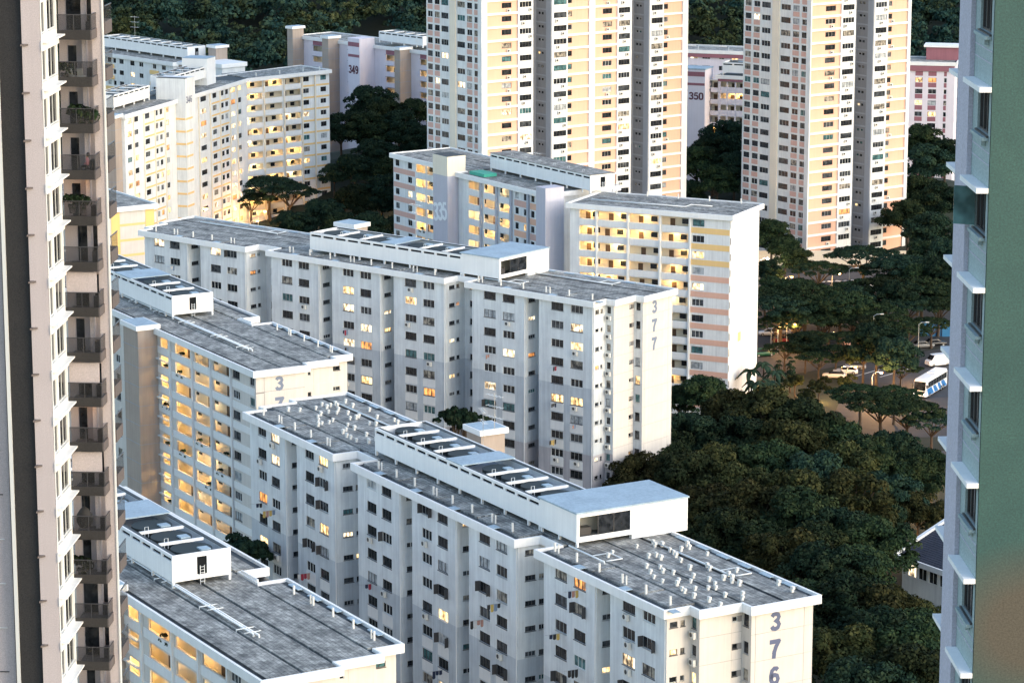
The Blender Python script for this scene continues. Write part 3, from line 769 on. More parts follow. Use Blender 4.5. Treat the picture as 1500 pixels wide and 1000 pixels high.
    bays = [(f(849), f(872)), (f(876), f(917.5)), (f(922), f(965)), (f(969), f(1010))]
    corridor(B, e, bays, N, top, rt, litfn=lambda s, z: s < bays[1][0] + 1 or random.random() < .55)
    w1, w2, s3 = (f(1014.5), f(1031.5)), (f(1058), f(1071)), f(1012)
    for i, zt in enumerate(rows(e, N, top)):
        if not e.vis(25, zt): continue
        e.window(*w1, zt - 1.3, zt - .1, rt, simple=True, plit=.12); e.window(*w2, zt - 1.3, zt - .1, rt, simple=True, plit=.12)
        e.panel(s3 + .1, e.L - .1, zt - 2.5, zt - 1.5, rt, 'ochre_panel' if i < 3 else 'salmon_panel', .04)
        for (s0, s1) in bays: e.panel(s0, s1, zt - 2.6, zt - 1.55, rt, 'panel_white', .06, 'parapet')
    e.wall(wl, 0, z1)
    for s in (bays[0][1] + .25, bays[1][1] + .3, bays[2][1] + .25, s3 - .15):
        q = MB(); fr = e.frame(s - .16, .5); q.box(0, .32, -.3, -.002, 0, z1 - .52); q.build('pier', 'white_wall', rt, mat4=fr)
    e = B.edge(lo(30.2, .6), lo(30.2, 14.2)); e.wall(wl, 0, z1)
    e.panel(4.2, 5.6, 13.0, 14.6, rt, 'ochre_panel', .04, 'plaque')
    B.edge(lo(30.2, 14.2), lo(-.2, 14.2)).wall(wl, 0, z1); B.edge(lo(-.2, 14.2), lo(-.2, .6)).wall(wl, 0, z1)
    wl.build('wall', 'white_wall', rt)
    rp = [lo(-.8, 0), lo(30.9, 0), lo(30.9, 14.8), lo(-.8, 14.8)]
    r2 = roof(B, rp, R + .004)
    ang = R_(30.5)
    for b0, b1 in ((.8, 4.2), (4.6, 8.1), (8.5, 11.0), (11.4, 14.1)):
        m = MB(); c = [lo(0, b0), lo(30.1, b0), lo(30.1, b1), lo(0, b1)]; m.prism(c, R - .32, R - .11); m.build('tile_bed', 'roof_tiles', r2)
    for a in (3, 9, 15, 21, 27): x, y = lo(a, 13.5); stub(r2, x, y, R, .9, .12)
    p = [lo(2, 5), lo(20, 5), lo(20, 7.5), lo(24, 7.5)]; pipe_run(r2, [(x, y, R + .1) for x, y in p])
b335()

# ------------------------------------------------------------------ two point towers with orange panels
def tower(name, label, corner, ang, Lleft, plan, ST=2.85, top=84.0, zmin=0):
    """corner = the edge between the left face and the right face; ang = direction of the right face"""
    B = Block(name, label, corner, ang, 'tower block', 'tall tower blocks behind the slab blocks'); rt = B.root
    if corner[0] < 20: B.hid = lambda u, v: v > 300
    zs = [top - 1.2 - k * ST for k in range(int(top / ST))]
    # left face: runs from (0, Lleft) to (0, 0)
    e = B.edge((0, Lleft), (0, 0)); L = Lleft; wall = MB()
    cols = [(.025, .115, 1), (.155, .245, 1), (.275, .405, 0), (.565, .705, 0), (.745, .835, 1), (.875, .965, 1)]
    for zt in zs:
        if not e.vis(L / 2, zt) or zt < 3: continue
        for c0, c1, pk in cols:
            gm = pick_glass(.03); e.window(c0 * L, c1 * L, zt - 1.25, zt, rt, simple=True, gm=gm, bars=1 if pk else 2)
            if pk: e.panel(c0 * L - .05, c1 * L + .05, zt - 2.45, zt - 1.38, rt, 'pink_panel', .03)
    e.wall(wall, 0, top)
    q = MB(); q.box(-.35, -.003, L * .45, L * .55, 0, top); q.build('pilaster', 'cream_wall', rt)
    q = MB(); q.box(-.3, -.003, -.5, .9, 0, top); q.build('pilaster', 'white_wall', rt)
    # right face pieces: (kind, start, end)
    er = B.edge((0, 0), (60, 0)); X = lambda u: max(0.0, er.su(u, 45.0))
    plan = [(k, 0.0 if i == 0 else X(u0), X(u1), p) for i, (k, u0, u1, p) in enumerate(plan)]
    def orange(a0, a1, wins, lft=True):
        ee = B.edge((a0, .35), (a1, .35)); w = a1 - a0
        for zt in zs:
            if not ee.vis(w / 2, zt) or zt < 3: continue
            for (s0, s1) in wins: ee.window(s0 * w, s1 * w, zt - 1.25, zt - .1, rt, simple=True, plit=.03, bars=2 if s1 - s0 > .2 else 0)
            q = ee.panel(0, w, zt + .28, zt + .72, rt, 'white_trim', .32, 'floor_band')
            if random.random() < .3 and len(wins) and wins[0][1] - wins[0][0] > .2: ac_unit(rt, ee.frame((wins[0][0] + .2) * w, zt - 2.1))
        mw = MB(); ee.wall(mw, 0, top); mw.build('orange_wall', 'orange_panel', rt)
    def white(a0, a1, win):
        ee = B.edge((a0, 0), (a1, 0)); w = a1 - a0
        for zt in (zs if win else []):
            if not ee.vis(w / 2, zt) or zt < 3: continue
            ee.window(win[0] * w, win[1] * w, zt - 1.3, zt - .1, rt, simple=True, plit=.03, bars=3)
            if random.random() < .75: ac_unit(rt, ee.frame(random.uniform(win[0] + .15, win[1] - .1) * w, zt - 2.15))
        ee.wall(wall, 0, top)
    def recess(a0, a1, D=5.5):
        ee = B.edge((a1, D), (a1, 0))
        for zt in zs:
            if not ee.vis(2, zt) or zt < 3: continue
            ee.window(.7, 1.5, zt - .75, zt - .2, rt, simple=True, plit=.04, bars=0); ee.window(1.8, 2.6, zt - .75, zt - .2, rt, simple=True, plit=.02, bars=0)
            ee.panel(.02, 3.4, zt + .28, zt + .60, rt, 'grey_pier', .05, 'floor_band')
            ee.panel(4.1, 5.1, zt - 1.9, zt - .1, rt, 'grey_recess', .04)
        mw = MB(); ee.wall(mw, 0, top); B.edge((a0, D), (a1, D)).wall(mw, 0, top); B.edge((a0, 0), (a0, D)).wall(mw, 0, top); mw.build('recess_wall', 'grey_recess', rt)
        q = MB(); q.box(a1 - .16, a1 - .003, .1, 1.9, 0, top); q.build('recess_pier', 'grey_pier', rt)
    for kind, a0, a1, par in plan:
        {'o': orange, 'w': white, 'r': recess}[kind](*((a0, a1, par) if kind != 'r' else (a0, a1)))
        if kind == 'o':
            B.edge((a0, 0), (a0, .35)).wall(wall, 0, top); B.edge((a1, .35), (a1, 0)).wall(wall, 0, top)
    A1 = plan[-1][2]
    B.edge((A1, 0), (A1, Lleft)).wall(wall, 0, top); B.edge((A1, Lleft), (0, Lleft)).wall(wall, 0, top)
    wall.build('wall', 'white_wall', rt)
    q = MB(); q.box(-.4, A1 + .4, -.4, Lleft + .4, top + .002, top + .8); q.build('roof', 'white_trim', rt)
    q = MB(); q.box(4, A1 - 4, 4, Lleft - 4, top + .802, top + 4.5); q.build('lift_motor_room', 'white_trim', rt)
    return B
planA = [('w', 706, 713.7, None), ('o', 713.7, 759, [(.50, .82)]), ('w', 759, 781, (.1, .9)), ('r', 781, 808.3, None), ('w', 808.3, 831.5, (.12, .92)), ('o', 831.5, 863, [(.04, .24)]),
         ('w', 863, 871.5, None), ('o', 871.5, 904.3, [(.38, .80)]), ('w', 904.3, 925, (.08, .88)), ('r', 925, 951.5, None), ('w', 951.5, 971.8, (.12, .92)), ('o', 971.8, 999.5, [(.03, .26)]), ('w', 999.5, 1007.5, None)]
planB = [('w', 1180, 1188, None), ('o', 1188, 1231.5, [(.50, .84)]), ('w', 1231.5, 1252.5, (.1, .88)), ('r', 1252.5, 1279.5, None), ('w', 1279.5, 1300, (.1, .9)), ('o', 1300, 1329, [(.03, .24)]), ('w', 1329, 1333.5, None)]
TA = tower('tower_block', 'tall tower block with orange panels and two dark recesses behind block 335', ((706 - 750) / FPX * 648, 634.0), 37, 20.0, planA)
TB = tower('tower_block', 'tall tower block with orange panels and one dark recess beside the car park', at(1180, 388, 0)[:2], 37, 22.0, planB)

# ------------------------------------------------------------------ far blocks
def blk346():
    B = Block('apartment_block', 'bright cream block with ochre bands and a tall white stair tower numbered 346', (-82.5, 638.6), 72.0); rt = B.root
    R = RZ; z1 = R - .9; N = 12; top = R - 1.1; wall = MB()
    e = B.edge((0, .5), (26.5, .5)); f = lambda u: e.su(u, 25)
    for i, zt in enumerate(rows(e, N, top)):
        for u0, u1, pl in ((188, 194, .5), (198, 204, .4), (214, 220.5, .1), (229.5, 232.5, .15), (235.5, 239, .1), (243.5, 248.5, .85)):
            if e.vis(f(u0), zt): e.window(f(u0), f(u1), zt - 1.25, zt - .1, rt, simple=True, plit=pl)
        if e.vis(10, zt): e.panel(f(213), f(241), zt + .25, zt + .62, rt, 'ochre_panel', .05, 'floor_band')
    e.wall(wall, 0, z1)
    for u in (196, 211, 227, 242): q = MB(); q.box(0, .3, -.25, -.002, 0, z1 - .5); q.build('pier', 'cream_wall', rt, mat4=e.frame(f(u), .5))
    B.edge((0, 12), (0, .5)).wall(wall, 0, z1)
    # white tower
    q = MB(); q.box(26.6, 31.8, -1.9, 5.2, 0, R + 4.6); t = q.build('stair_tower', 'white_wall', rt)
    ef = B.edge((26.6, 5.2), (26.6, -1.9)); es = B.edge((26.6, -1.9), (31.8, -1.9))
    for i in range(1, 13):
        z = R - 2.2 - (i - 1) * ST * 1.0 - 2.4
        ef.panel(.1, 7.0, z, z + .45, t, 'ochre_panel', .04, 'floor_band'); es.panel(.1, 3.6, z, z + .45, t, 'ochre_panel', .04, 'floor_band')
        if es.vis(4, z): es.window(4.0, 5.0, z + .9, z + 2.1, rt, simple=True, plit=.3, hole=False)
    for k, ch in enumerate('346'): digit(ch, t, es, .35 + k * 1.1, R - .9, 1.5, 'digit_blue', .75, .24, .05)
    q = MB(); q.box(26.7, 28.0, -1.8, 5.1, R + 4.602, R + 4.72); q.build('tower_roof', 'gutter', t)
    # second straight
    e = B.edge((31.8, .5), (67, .5)); f = lambda u: e.su(u, 25)
    for i, zt in enumerate(rows(e, N, top)):
        for u0, u1, pl in ((295, 303, .35), (312.5, 318, .05), (325, 328.5, .05), (331, 335, .05), (339, 345.5, 1.0), (349.5, 354, .5)):
            if e.vis(f(u0), zt): e.window(f(u0), f(u1), zt - 1.25, zt - .1, rt, simple=True, plit=pl)
        if e.vis(10, zt): e.panel(f(311), f(336), zt + .25, zt + .62, rt, 'ochre_panel', .05, 'floor_band')
    e.wall(wall, 0, z1)
    for u in (291, 308, 322.5, 337, 347.5): q = MB(); q.box(0, .3, -.25, -.002, 0, z1 - .5); q.build('pier', 'cream_wall', rt, mat4=e.frame(f(u), .5))
    # last part turns away
    Rb = Block('tmp', None, (-63.0, 702.1), 41.6); bpy.data.objects.remove(Rb.root)
    def lo(a, b):
        x, y, _ = Rb.w(a, b); dx, dy = x - B.o[0], y - B.o[1]; return (dx * B.c + dy * B.s, -dx * B.s + dy * B.c)
    e = B.edge(lo(.3, .5), lo(25.9, .5)); f = lambda u: e.su(u, 25)
    bays = [(f(358), f(385)), (f(388), f(414)), (f(418), f(441))]
    corridor(B, e, bays, N, top, rt, oh=1.45, litfn=lambda s, z: s < bays[1][0] or random.random() < .6, wallmat='corridor_wall')
    for i, zt in enumerate(rows(e, N, top)):
        if not e.vis(15, zt): continue
        for u0, u1 in ((444.5, 453), (470, 478)): e.window(f(u0), f(u1), zt - 1.25, zt - .1, rt, simple=True, plit=.1)
        e.panel(f(443.5), e.L - .1, zt + .25, zt + .68, rt, 'ochre_panel', .05, 'floor_band')
        for s0, s1 in bays: e.panel(s0, s1, zt - 2.6, zt - 1.5, rt, 'panel_white', .05, 'parapet')
    e.wall(wall, 0, z1)
    for u in (356.8, 386.5, 416, 442.3, 461): q = MB(); q.box(0, .3, -.3, -.002, 0, z1 - .5); q.build('pier', 'cream_wall', rt, mat4=e.frame(f(u), .5))
    e = B.edge(lo(25.9, .5), lo(25.9, 12)); e.wall(wall, 0, z1); B.edge(lo(25.9, 12), lo(0, 12)).wall(wall, 0, z1); B.edge((70, 12), (0, 12)).wall(wall, 0, z1)
    wall.build('wall', 'white_wall', rt)
    poly = [(-.5, 0), (66.3, 0), lo(26.4, 0), lo(26.4, 12.4), (71.0, 12.4), (-.5, 12.4)]
    ro = roof(B, [(-.5, 0), (66.6, 0), lo(26.4, 0), lo(26.4, 12.4), (62.8, 12.4), (-.5, 12.4)], R)
    beds(B, ro, [(.5, 26, .9, 4.4), (.5, 62, 8.9, 11.6), (33, 62, .9, 4.4), (.5, 26, 4.8, 8.5), (33, 62, 4.8, 8.5)], R)
    for b0, b1 in ((.9, 5.9), (6.3, 11.5)):
        m = MB(); m.prism([lo(2, b0), lo(25.6, b0), lo(25.6, b1), lo(2, b1)], R - .32, R - .11); m.build('tile_bed', 'roof_tiles', ro)
    for a in (5, 12, 19, 24): x, y = lo(a, 1.8); stub(ro, x, y, R, .9, .13)
    for a in (1.5, 1.5): pass
    tank_house(B, 6.0, 24.5, 5.8, 11.6, R)
    tank_house(B, 33, 55, 4.6, 9.5, R + 1.2, hgt=3.0)
    q = MB(); q.box(52, 57, 4.0, 10.2, R - .1, R + 6.0); m = q.build('motor_room', 'white_trim', rt)
    q = MB(); q.box(52, 57, 4.0, 10.2, R + 6.003, R + 6.15); q.build('motor_room_roof', 'lid_blue', m)
    ts = stair_tower(B, 62, 65.5, 12.2, 15.6, R + 3.2, 'stair_brown')
    stair_tower(B, -3.2, -.02, 1.2, 6.5, R - .5, 'stair_brown')
    return B
B346 = blk346()
def simple_block(name, label, origin, ang, L, W, R, wallm, cols, bands=None, beds_=True, plit=.1, N=12, endwin=None, under=None):
    B = Block(name, label, origin, ang); rt = B.root; z1 = R - .9; wall = MB(); top = R - 1.1
    e = B.edge((-L, .5), (-.5, .5)); f = lambda u: e.su(u, R - 3)
    for i, zt in enumerate(rows(e, N, top)):
        for u0, u1 in cols:
            if e.vis(f(u0), zt):
                e.window(f(u0), f(u1), zt - 1.2, zt - .05, rt, simple=True, plit=plit)
                if under: e.panel(f(u0), f(u1), zt - 2.4, zt - 1.3, rt, under, .03)
    e.wall(wall, 0, z1)
    e2 = B.edge((-.5, .5), (-.5, W - .5))
    for i, zt in enumerate(rows(e2, N, top)):
        if endwin and e2.vis(1, zt):
            for s0, s1 in endwin: e2.window(s0, s1, zt - 1.1, zt - .3, rt, simple=True, plit=plit * .5)
    e2.wall(wall, 0, z1); B.edge((-.5, W - .5), (-L, W - .5)).wall(wall, 0, z1); B.edge((-L, W - .5), (-L, .5)).wall(wall, 0, z1)
    wall.build('wall', wallm, rt)
    ro = roof(B, [(-L - .6, 0), (0, 0), (0, W), (-L - .6, W)], R)
    if beds_: beds(B, ro, [(-L, -.8, .9, W / 2 - .2), (-L, -.8, W / 2 + .2, W - .9)], R)
    return B, e, ro
# block behind 346, seen above its roof
Bb, eb, ro = simple_block('apartment_block', 'white block with a long roof tank house in front of the wooded hill', at(253, 92, 36)[:2], -47.6, 42, 15, 36, 'white_wall',
    [(158, 163), (166, 170), (175, 181), (191, 197), (204, 210), (224, 229), (237, 243)], plit=.04, endwin=[(1, 2.2), (6, 7.2)])
th = tank_house(Bb, -38, -2, 6, 11.5, 36)
for i, zt in enumerate(rows(eb, 12, 34.9)):
    for s in (eb.su(162, 33), eb.su(227, 33)):
        if eb.vis(s, zt): eb.panel(s - 1.6, s + 1.6, zt - 2.5, zt - 1.6, Bb.root, 'ochre_panel', .5, 'balcony')
stair_tower(Bb, .5, 3.6, 10.5, 14, 39.0, 'stair_brown', slabs=False)
q = MB(); q.box(-.4, 12, 6, 13, 0, 35.2); wg = q.build('side_wing', 'white_wall', Bb.root); q = MB(); q.box(-.7, 12.4, 5.6, 13.4, 35.203, 36.2); q.build('wing_roof', 'white_trim', wg)

def blk349():
    c = at(545, 70, 36)
    B = Block('apartment_block', 'lilac block numbered 349 with grey-brown stair towers below the hill', (c[0], c[1]), -47.0); rt = B.root; R = 36.0
    wall = MB(); e = B.edge((-32, 1.5), (26, 1.5)); f = lambda u: e.su(u, 33)
    bays = [(f(459), f(486)), (f(510.5), f(531)), (f(566), f(593)), (f(616), f(640))]
    corridor(B, e, bays, 8, R - 1.6, rt, oh=1.45, plit=.6)
    for zt in rows(e, 8, R - 1.6):
        for s0, s1 in bays:
            e.panel(s0, s1, zt - 2.65, zt - 1.5, rt, 'lilac_wall', .06, 'parapet'); e.panel(s0, s1, zt + .02, zt + .12, rt, 'grey_recess', .5, 'shade_ledge')
    e.wall(wall, 0, R - .3); B.edge((26, 1.5), (26, 13)).wall(wall, 0, R - .3); B.edge((26, 13), (-32, 13)).wall(wall, 0, R - .3); B.edge((-32, 13), (-32, 1.5)).wall(wall, 0, R - .3)
    wall.build('wall', 'lilac_wall', rt)
    for s0, s1 in bays: e.panel(s0, s1, R - 1.45, R - .35, rt, 'maroon', .12, 'maroon_band')
    ro = roof(B, [(-32.4, 1.0), (26.4, 1.0), (26.4, 13.4), (-32.4, 13.4)], R + .6)
    beds(B, ro, [(-31.5, 25.5, 1.9, 7), (-31.5, 25.5, 7.4, 12.5)], R + .6)
    g = lambda u: e.su(u, 34) - 32
    for u0, u1, tp in ((437, 444, 2.6), (488, 496, 1.2), (594, 601, .6)):
        stair_tower(B, g(u0), g(u1) + .3, -2.2, 1.49, R + tp, 'stair_brown')
    q = MB(); x0 = g(532); q.box(x0, x0 + 4.6, -3.6, 1.49, 0, R + 2.4); t = q.build('stair_tower', 'lilac_wall', rt)
    et = B.edge((x0, -3.6), (x0 + 4.6, -3.6))
    for k, ch in enumerate('349'): digit(ch, t, et, .35 + k * 1.3, R - 6.6, 2.0, 'digit_maroon', 1.05, .3, .05)
    et.panel(.1, 4.5, R + .3, R + 1.4, t, 'maroon', .04); et.panel(.1, 4.5, R - 2.4, R - 1.7, t, 'maroon', .04)
    tank_house(B, x0 + 5, x0 + 22, 2.6, 8, R + 1.2, hgt=2.8)
blk349()
def blk350():
    c = at(1033, 103, 36)
    B = Block('apartment_block', 'lilac block numbered 350 between the two towers with maroon bands', (c[0], c[1]), -22.0); rt = B.root; R = 36.0
    q = MB(); q.box(-14, 0, 0, 6, 0, R); t = q.build('stair_tower', 'lilac_wall', rt)
    q = MB(); q.box(-14.1, .1, -.1, 6.1, R + .003, R + .3); q.build('tower_roof', 'lid_blue', t)
    e = B.edge((-14, 0), (0, 0))
    s0 = e.su(1009.5, 30)
    for k, ch in enumerate('350'): digit(ch, t, e, s0 + k * 1.25, R - 7.2, 1.7, 'digit_maroon', 1.05, .3, .05)
    e.panel(.1, 13.9, R - 1.6, R - .5, t, 'maroon', .04); e.panel(.1, 13.9, R - 3.8, R - 3.2, t, 'maroon', .04)
    wall = MB(); e = B.edge((2.2, 3.5), (24, 3.5)); top = R - 3.0
    bays = [(e.su(1041, 30), e.su(1054, 30)), (e.su(1055.5, 30), e.su(1064, 30)), (e.su(1066, 30), e.su(1076, 30)), (e.su(1078, 30), e.su(1090, 30))]
    corridor(B, e, bays, 7, top, rt, oh=1.3, plit=.22)
    for zt in rows(e, 7, top):
        for a, b in bays: e.panel(a, b, zt - 2.65, zt - 1.55, rt, 'lilac_wall', .05, 'parapet')
    e.wall(wall, 0, R - 2.2); B.edge((2.2, 12), (2.2, 3.5)).wall(wall, 0, R - 2.2); B.edge((24, 3.5), (24, 12)).wall(wall, 0, R - 2.2); B.edge((24, 12), (2.2, 12)).wall(wall, 0, R - 2.2)
    wall.build('wall', 'lilac_wall', rt)
    e.panel(0, 21.8, R - 2.9, R - 2.25, rt, 'maroon', .35, 'maroon_band')
    ro = roof(B, [(1.6, 3), (24.5, 3), (24.5, 12.5), (1.6, 12.5)], R - 1.4)
    tank_house(B, 3, 22, 4.0, 9.5, R - 1.3, hgt=2.9)
blk350()
c = at(1008, 72, 36)
Bc, ec, ro = simple_block('apartment_block', 'long lilac block with maroon eaves behind block 350', (at(1100, 76, 36)[0], at(1100, 76, 36)[1]), -18.0, 46, 12, 36, 'lilac_wall', [(1011, 1022), (1028.5, 1040), (1053, 1061), (1072, 1081)], plit=.15)
ec.panel(.1, 45, 34.1, 35.0, Bc.root, 'maroon', .4, 'maroon_band')
for a in (-30, -22, -14, -6): pipe_run(ro, [(a, 1, 36.9), (a + 7.5, 1, 36.9)], .06); pipe_run(ro, [(a, 1, 35.7), (a, 1, 36.9)], .06)
c = at(1402, 92, 36)
Bd, ed, ro = simple_block('apartment_block', 'lilac block with maroon window panels beside the green-walled tower', (c[0], c[1]), -12.0, 16, 12, 36, 'lilac_wall', [(1341, 1352), (1360, 1372), (1383, 1387)], plit=.22, under='maroon')
ed.panel(.1, 15.4, 33.7, 35.0, Bd.root, 'maroon', .4, 'maroon_band')
q = MB(); q.box(-8, 0, 6, 11, 35.7, 39.0); rm = q.build('motor_room', 'maroon', Bd.root); q = MB(); q.box(-8.6, .5, 5.5, 11.5, 39.003, 39.5); q.build('motor_room_roof', 'white_trim', rm)
# end wall with yellow stripes
c = at(232, 298, 33)
By = Block('apartment_block', 'white end wall with yellow pilasters and bands beside the balconied tower', (c[0], c[1]), -57.0); rt = By.root
wall = MB(); e = By.edge((-.6, -15), (-.6, -.6)); e.wall(wall, 0, 32.1); By.edge((-.6, -.6), (-40, -.6)).wall(wall, 0, 32.1); By.edge((-40, -.6), (-40, -15)).wall(wall, 0, 32.1); By.edge((-40, -15), (-.6, -15)).wall(wall, 0, 32.1)
wall.build('wall', 'end_wall', rt)
e.panel(12.6, 14.35, 1, 32.0, rt, 'yellow_paint', .06, 'pilaster'); s0 = e.su(165, 30); e.panel(s0 - .3, s0 + 1.4, 1, 32.0, rt, 'yellow_paint', .06, 'pilaster')
for k in range(10):
    z = 29.3 - k * ST; e.panel(s0 + 1.42, 12.55, z, z + .45, rt, 'ochre_panel', .03, 'floor_band'); e.panel(s0 + 1.45, 12.52, z + .5, z + 2.75, rt, 'end_wall', .02)
ro = roof(By, [(-40.5, -15.6), (0, -15.6), (0, 0), (-40.5, 0)], 33); beds(By, ro, [(-39.6, -.8, -14.8, -8), (-39.6, -.8, -7.6, -.8)], 33)

# ------------------------------------------------------------------ balconied tower on the left
def left_tower():
    ST2 = 3.1; d = 197.0
    B = Block('condominium_tower', 'beige and charcoal condominium tower with dark corner balconies', (at(30, 0, 112.5)[0], 192.0), -4.0, 'tower'); rt = B.root
    # local a runs right along the front, b runs back.  place pieces by photo columns at the top of the picture
    TOP = 150.0; zr = 100.0
    def A(u, b):
        lo, hi = -20., 20.
        for _ in range(40):
            m = (lo + hi) / 2
            if B.proj(m, b, zr)[0] < u: lo = m
            else: hi = m
        return m
    v0 = B.proj(0, 0, zr)
    # u columns are taken at the row where zr shows
    vr = v0[1]; sh = lambda u: u + (vr) * (.030 if u < 300 else 0) * 1.0
    a_d0, a_d1 = A(sh(-6), 0), A(sh(30), 0)          # charcoal strip
    a_b1 = A(sh(58), 0)                               # beige wall right end
    q = MB(); q.box(a_d0, a_d1, .35, 3, 0, TOP); q.build('charcoal_wall', 'charcoal_tower', rt)
    q = MB(); q.box(a_d1, a_b1 - .31, 0, 4.6, 0, TOP); q.box(a_b1 - .309, a_b1 - .02, 0.0, .02, 0, TOP); q.build('beige_wall', 'beige_tower', rt)
    q = MB(); q.box(a_d0 - .25, a_d0 - .004, .25, 2, 0, TOP); q.build('edge_fin', 'frame_white', rt)
    q = MB(); q.box(a_d0 - .36, a_d0 - .252, .5, 2, 0, TOP); q.build('edge_fin', 'frame_dark', rt)
    q = MB(); q.box(a_d0 - 6, a_d0 - .362, 1.4, 4, 0, TOP); q.build('beige_wall', 'beige_tower', rt)
    # side bay with windows facing right
    D = 4.8
    e = B.edge((a_b1, 0.02), (a_b1, D)); wall = MB()
    zb = [zr + k * ST2 for k in range(-16, 9)]        # balcony floor levels
    # fix storey phase: balcony underside seen at row ~ 58+ at top
    bfl = A(sh(81), D)                                # left end of balcony fronts
    bfr = A(sh(131), D)                               # right end
    # pick phase so that one balcony bottom projects on row 57.5 at that spot
    def zat(v, a, b):
        lo, hi = 40., 140.
        for _ in range(40):
            m = (lo + hi) / 2
            if B.proj(a, b, m)[1] > v: lo = m
            else: hi = m
        return m
    zbase = zat(58.0, bfl + 1, D - .0)
    zl = zat(992.0, bfl + 1, D)
    n = round((zbase - zl) / ST2); 
    step = 3.1
    floors = [zbase + k * step for k in range(3, -18, -1)]
    for z in floors:
        if not e.vis(2, z + 1): continue
        for s0, s1 in ((.3, 1.35), (1.95, 4.35)):
            w = e.window(s0, s1, z + .85, z + 2.85, rt, bars=0 if s0 < 1 else 1, gm='glass_dark', fm='frame_white')
        q = MB(); q.box(0, D + .15, -.55, -.002, .28, .38); q.box(0, D + .1, -.12, -.002, -.25, .279); q.build('window_ledge', 'white_trim', rt, mat4=e.frame(-.1, z))
    e.wall(wall, 0, TOP, .2)
    wall.build('bay_wall', 'white_wall', rt)
    0 and print('LT', [round(B.proj(x, 0, 112)[0]) for x in (a_d0, a_d1, a_b1)], round(B.proj(bfl, D, 112)[0]), round(B.proj(bfr, D, 112)[0]))
    # small hoods on the beige wall's left edge
    for z in floors:
        q = MB(); q.hexa([(a_d1 - .0, -.45, z + .1), (a_d1 + .42, -.003, z + .1), (a_d1 + .42, .0 - .002, z + .1), (a_d1, -.002, z + .1), (a_d1, -.45, z + .22), (a_d1 + .42, -.003, z + .22), (a_d1 + .42, -.002, z + .22), (a_d1, -.002, z + .22)])
        q.build('hood', 'mauve_grey', rt)
    # balcony back wall, side column, right wing
    bd = 1.5
    q = MB(); q.box(a_b1 - .5, bfr - .26, D + bd + 1.2, D + bd + 3.5, 0, TOP); q.build('recess_wall', 'beige_tower', rt)
    cA0 = bfr - .25; cA1 = A(sh(147), D + bd)
    q = MB(); q.box(cA0, cA1, D + bd, D + bd + .6, 0, TOP); q.build('column_wall', 'beige_tower', rt)
    q = MB(); q.box(cA1 + .003, cA1 + .08, D + bd - .06, D + bd + .35, 0, TOP); q.build('column_edge', 'frame_white', rt)
    state = ['dark', 'open', 'open', 'person', 'open', 'door', 'blind', 'open', 'blind', 'lit', 'blind', 'egg', 'plants', 'dark', 'dark2', 'open']
    spots = {}
    t = NT('rail_screen'); tr = t.n('ShaderNodeBsdfTransparent'); mx = t.n('ShaderNodeMixShader'); mx.inputs[0].default_value = .33
    t.b.inputs['Base Color'].default_value = C(.02, .02, .021); t.b.inputs['Roughness'].default_value = .35
    t.l(tr.outputs[0], mx.inputs[1]); t.l(t.b.outputs[0], mx.inputs[2]); t.l(mx.outputs[0], t.n('ShaderNodeOutputMaterial').inputs[0])
    for nd in t.t.nodes:
        if nd.type == 'OUTPUT_MATERIAL': nd.is_active_output = (len(nd.inputs[0].links) and nd.inputs[0].links[0].from_node == mx)
    M['rail_screen'] = t.m
    for k, z in enumerate(floors):
        st = state[k - 3] if 0 <= k - 3 < len(state) else 'open'
        f0 = D
        q = MB(); q.box(bfl, bfr, f0, f0 + bd + 1.19, z, z + .18); bal = q.build('balcony', 'mauve_grey', rt)
        q = MB(); q.box(bfl, bfr, f0 - .08, f0 + .04, z - .02, z + .62); q.build('balcony_front', 'balcony_grey', bal)
        q = MB(); q.box(bfr + .002, bfr + .1, f0 - .08, f0 + bd + .9, z - .02, z + .62); q.build('balcony_side', 'mauve_grey', bal)
        q = MB(); q.box(bfl, bfr, f0 - .03, f0 + .0, z + .63, z + 1.60); q.build('rail_screen', 'rail_screen', bal)
        q = MB(); q.box(bfr + .02, bfr + .06, f0 - .03, f0 + bd, z + .63, z + 1.60); q.build('rail_screen', 'rail_screen', bal)
        q = MB(); q.box(bfl, bfr + .08, f0 - .06, f0 + .02, z + 1.602, z + 1.65); q.box(bfr + .01, bfr + .08, f0 + .021, f0 + bd, z + 1.602, z + 1.65)
        for x in (bfl + .02, (bfl + bfr) / 2, bfr + .02): q.box(x, x + .05, f0 - .055, f0 - .032, z + .63, z + 1.60)
        q.build('handrail', 'rail_dark', bal)
        bw = D + bd + 1.195
        if st in ('dark', 'dark2', 'door'):
            q = MB(); x0 = bfl + (.1 if st != 'door' else .45); q.box(x0, bfr - .5, bw - .05, bw, z + .2, z + 2.7); q.build('sliding_door', 'glass_dark', bal)
        elif st == 'blind':
            q = MB(); q.box(bfl + .05, bfr - .15, f0 + .3, f0 + .36, z + 1.55, z + 2.95); q.build('roller_blind', 'beige_tower', bal)
            q = MB(); q.box(bfl + .2, bfr - .5, bw - .05, bw, z + .2, z + 2.4); q.build('sliding_door', 'glass_dark', bal)
        else:
            q = MB(); q.box(bfl + .15, bfl + .7, bw - .05, bw, z + .2, z + 2.4); q.build('sliding_door', 'glass_dark', bal)
        if st == 'lit' or k in (7,):
            q = MB(); q.box(bfl + .6, bfl + 1.0, f0 + 1.0, f0 + 1.4, z + 2.98, z + 3.06); q.build('ceiling_lamp', 'lamp_glow', bal)
        spots[st + str(k)] = (bfl, bfr, f0, z)
        # right-hand balcony round the corner
        g0 = D + bd + .62
        q = MB(); q.box(cA1 - 1.2, cA1 + .12, g0, g0 + 2.2, z + .1, z + .95); rb = q.build('corner_balcony', 'mauve_grey', rt)
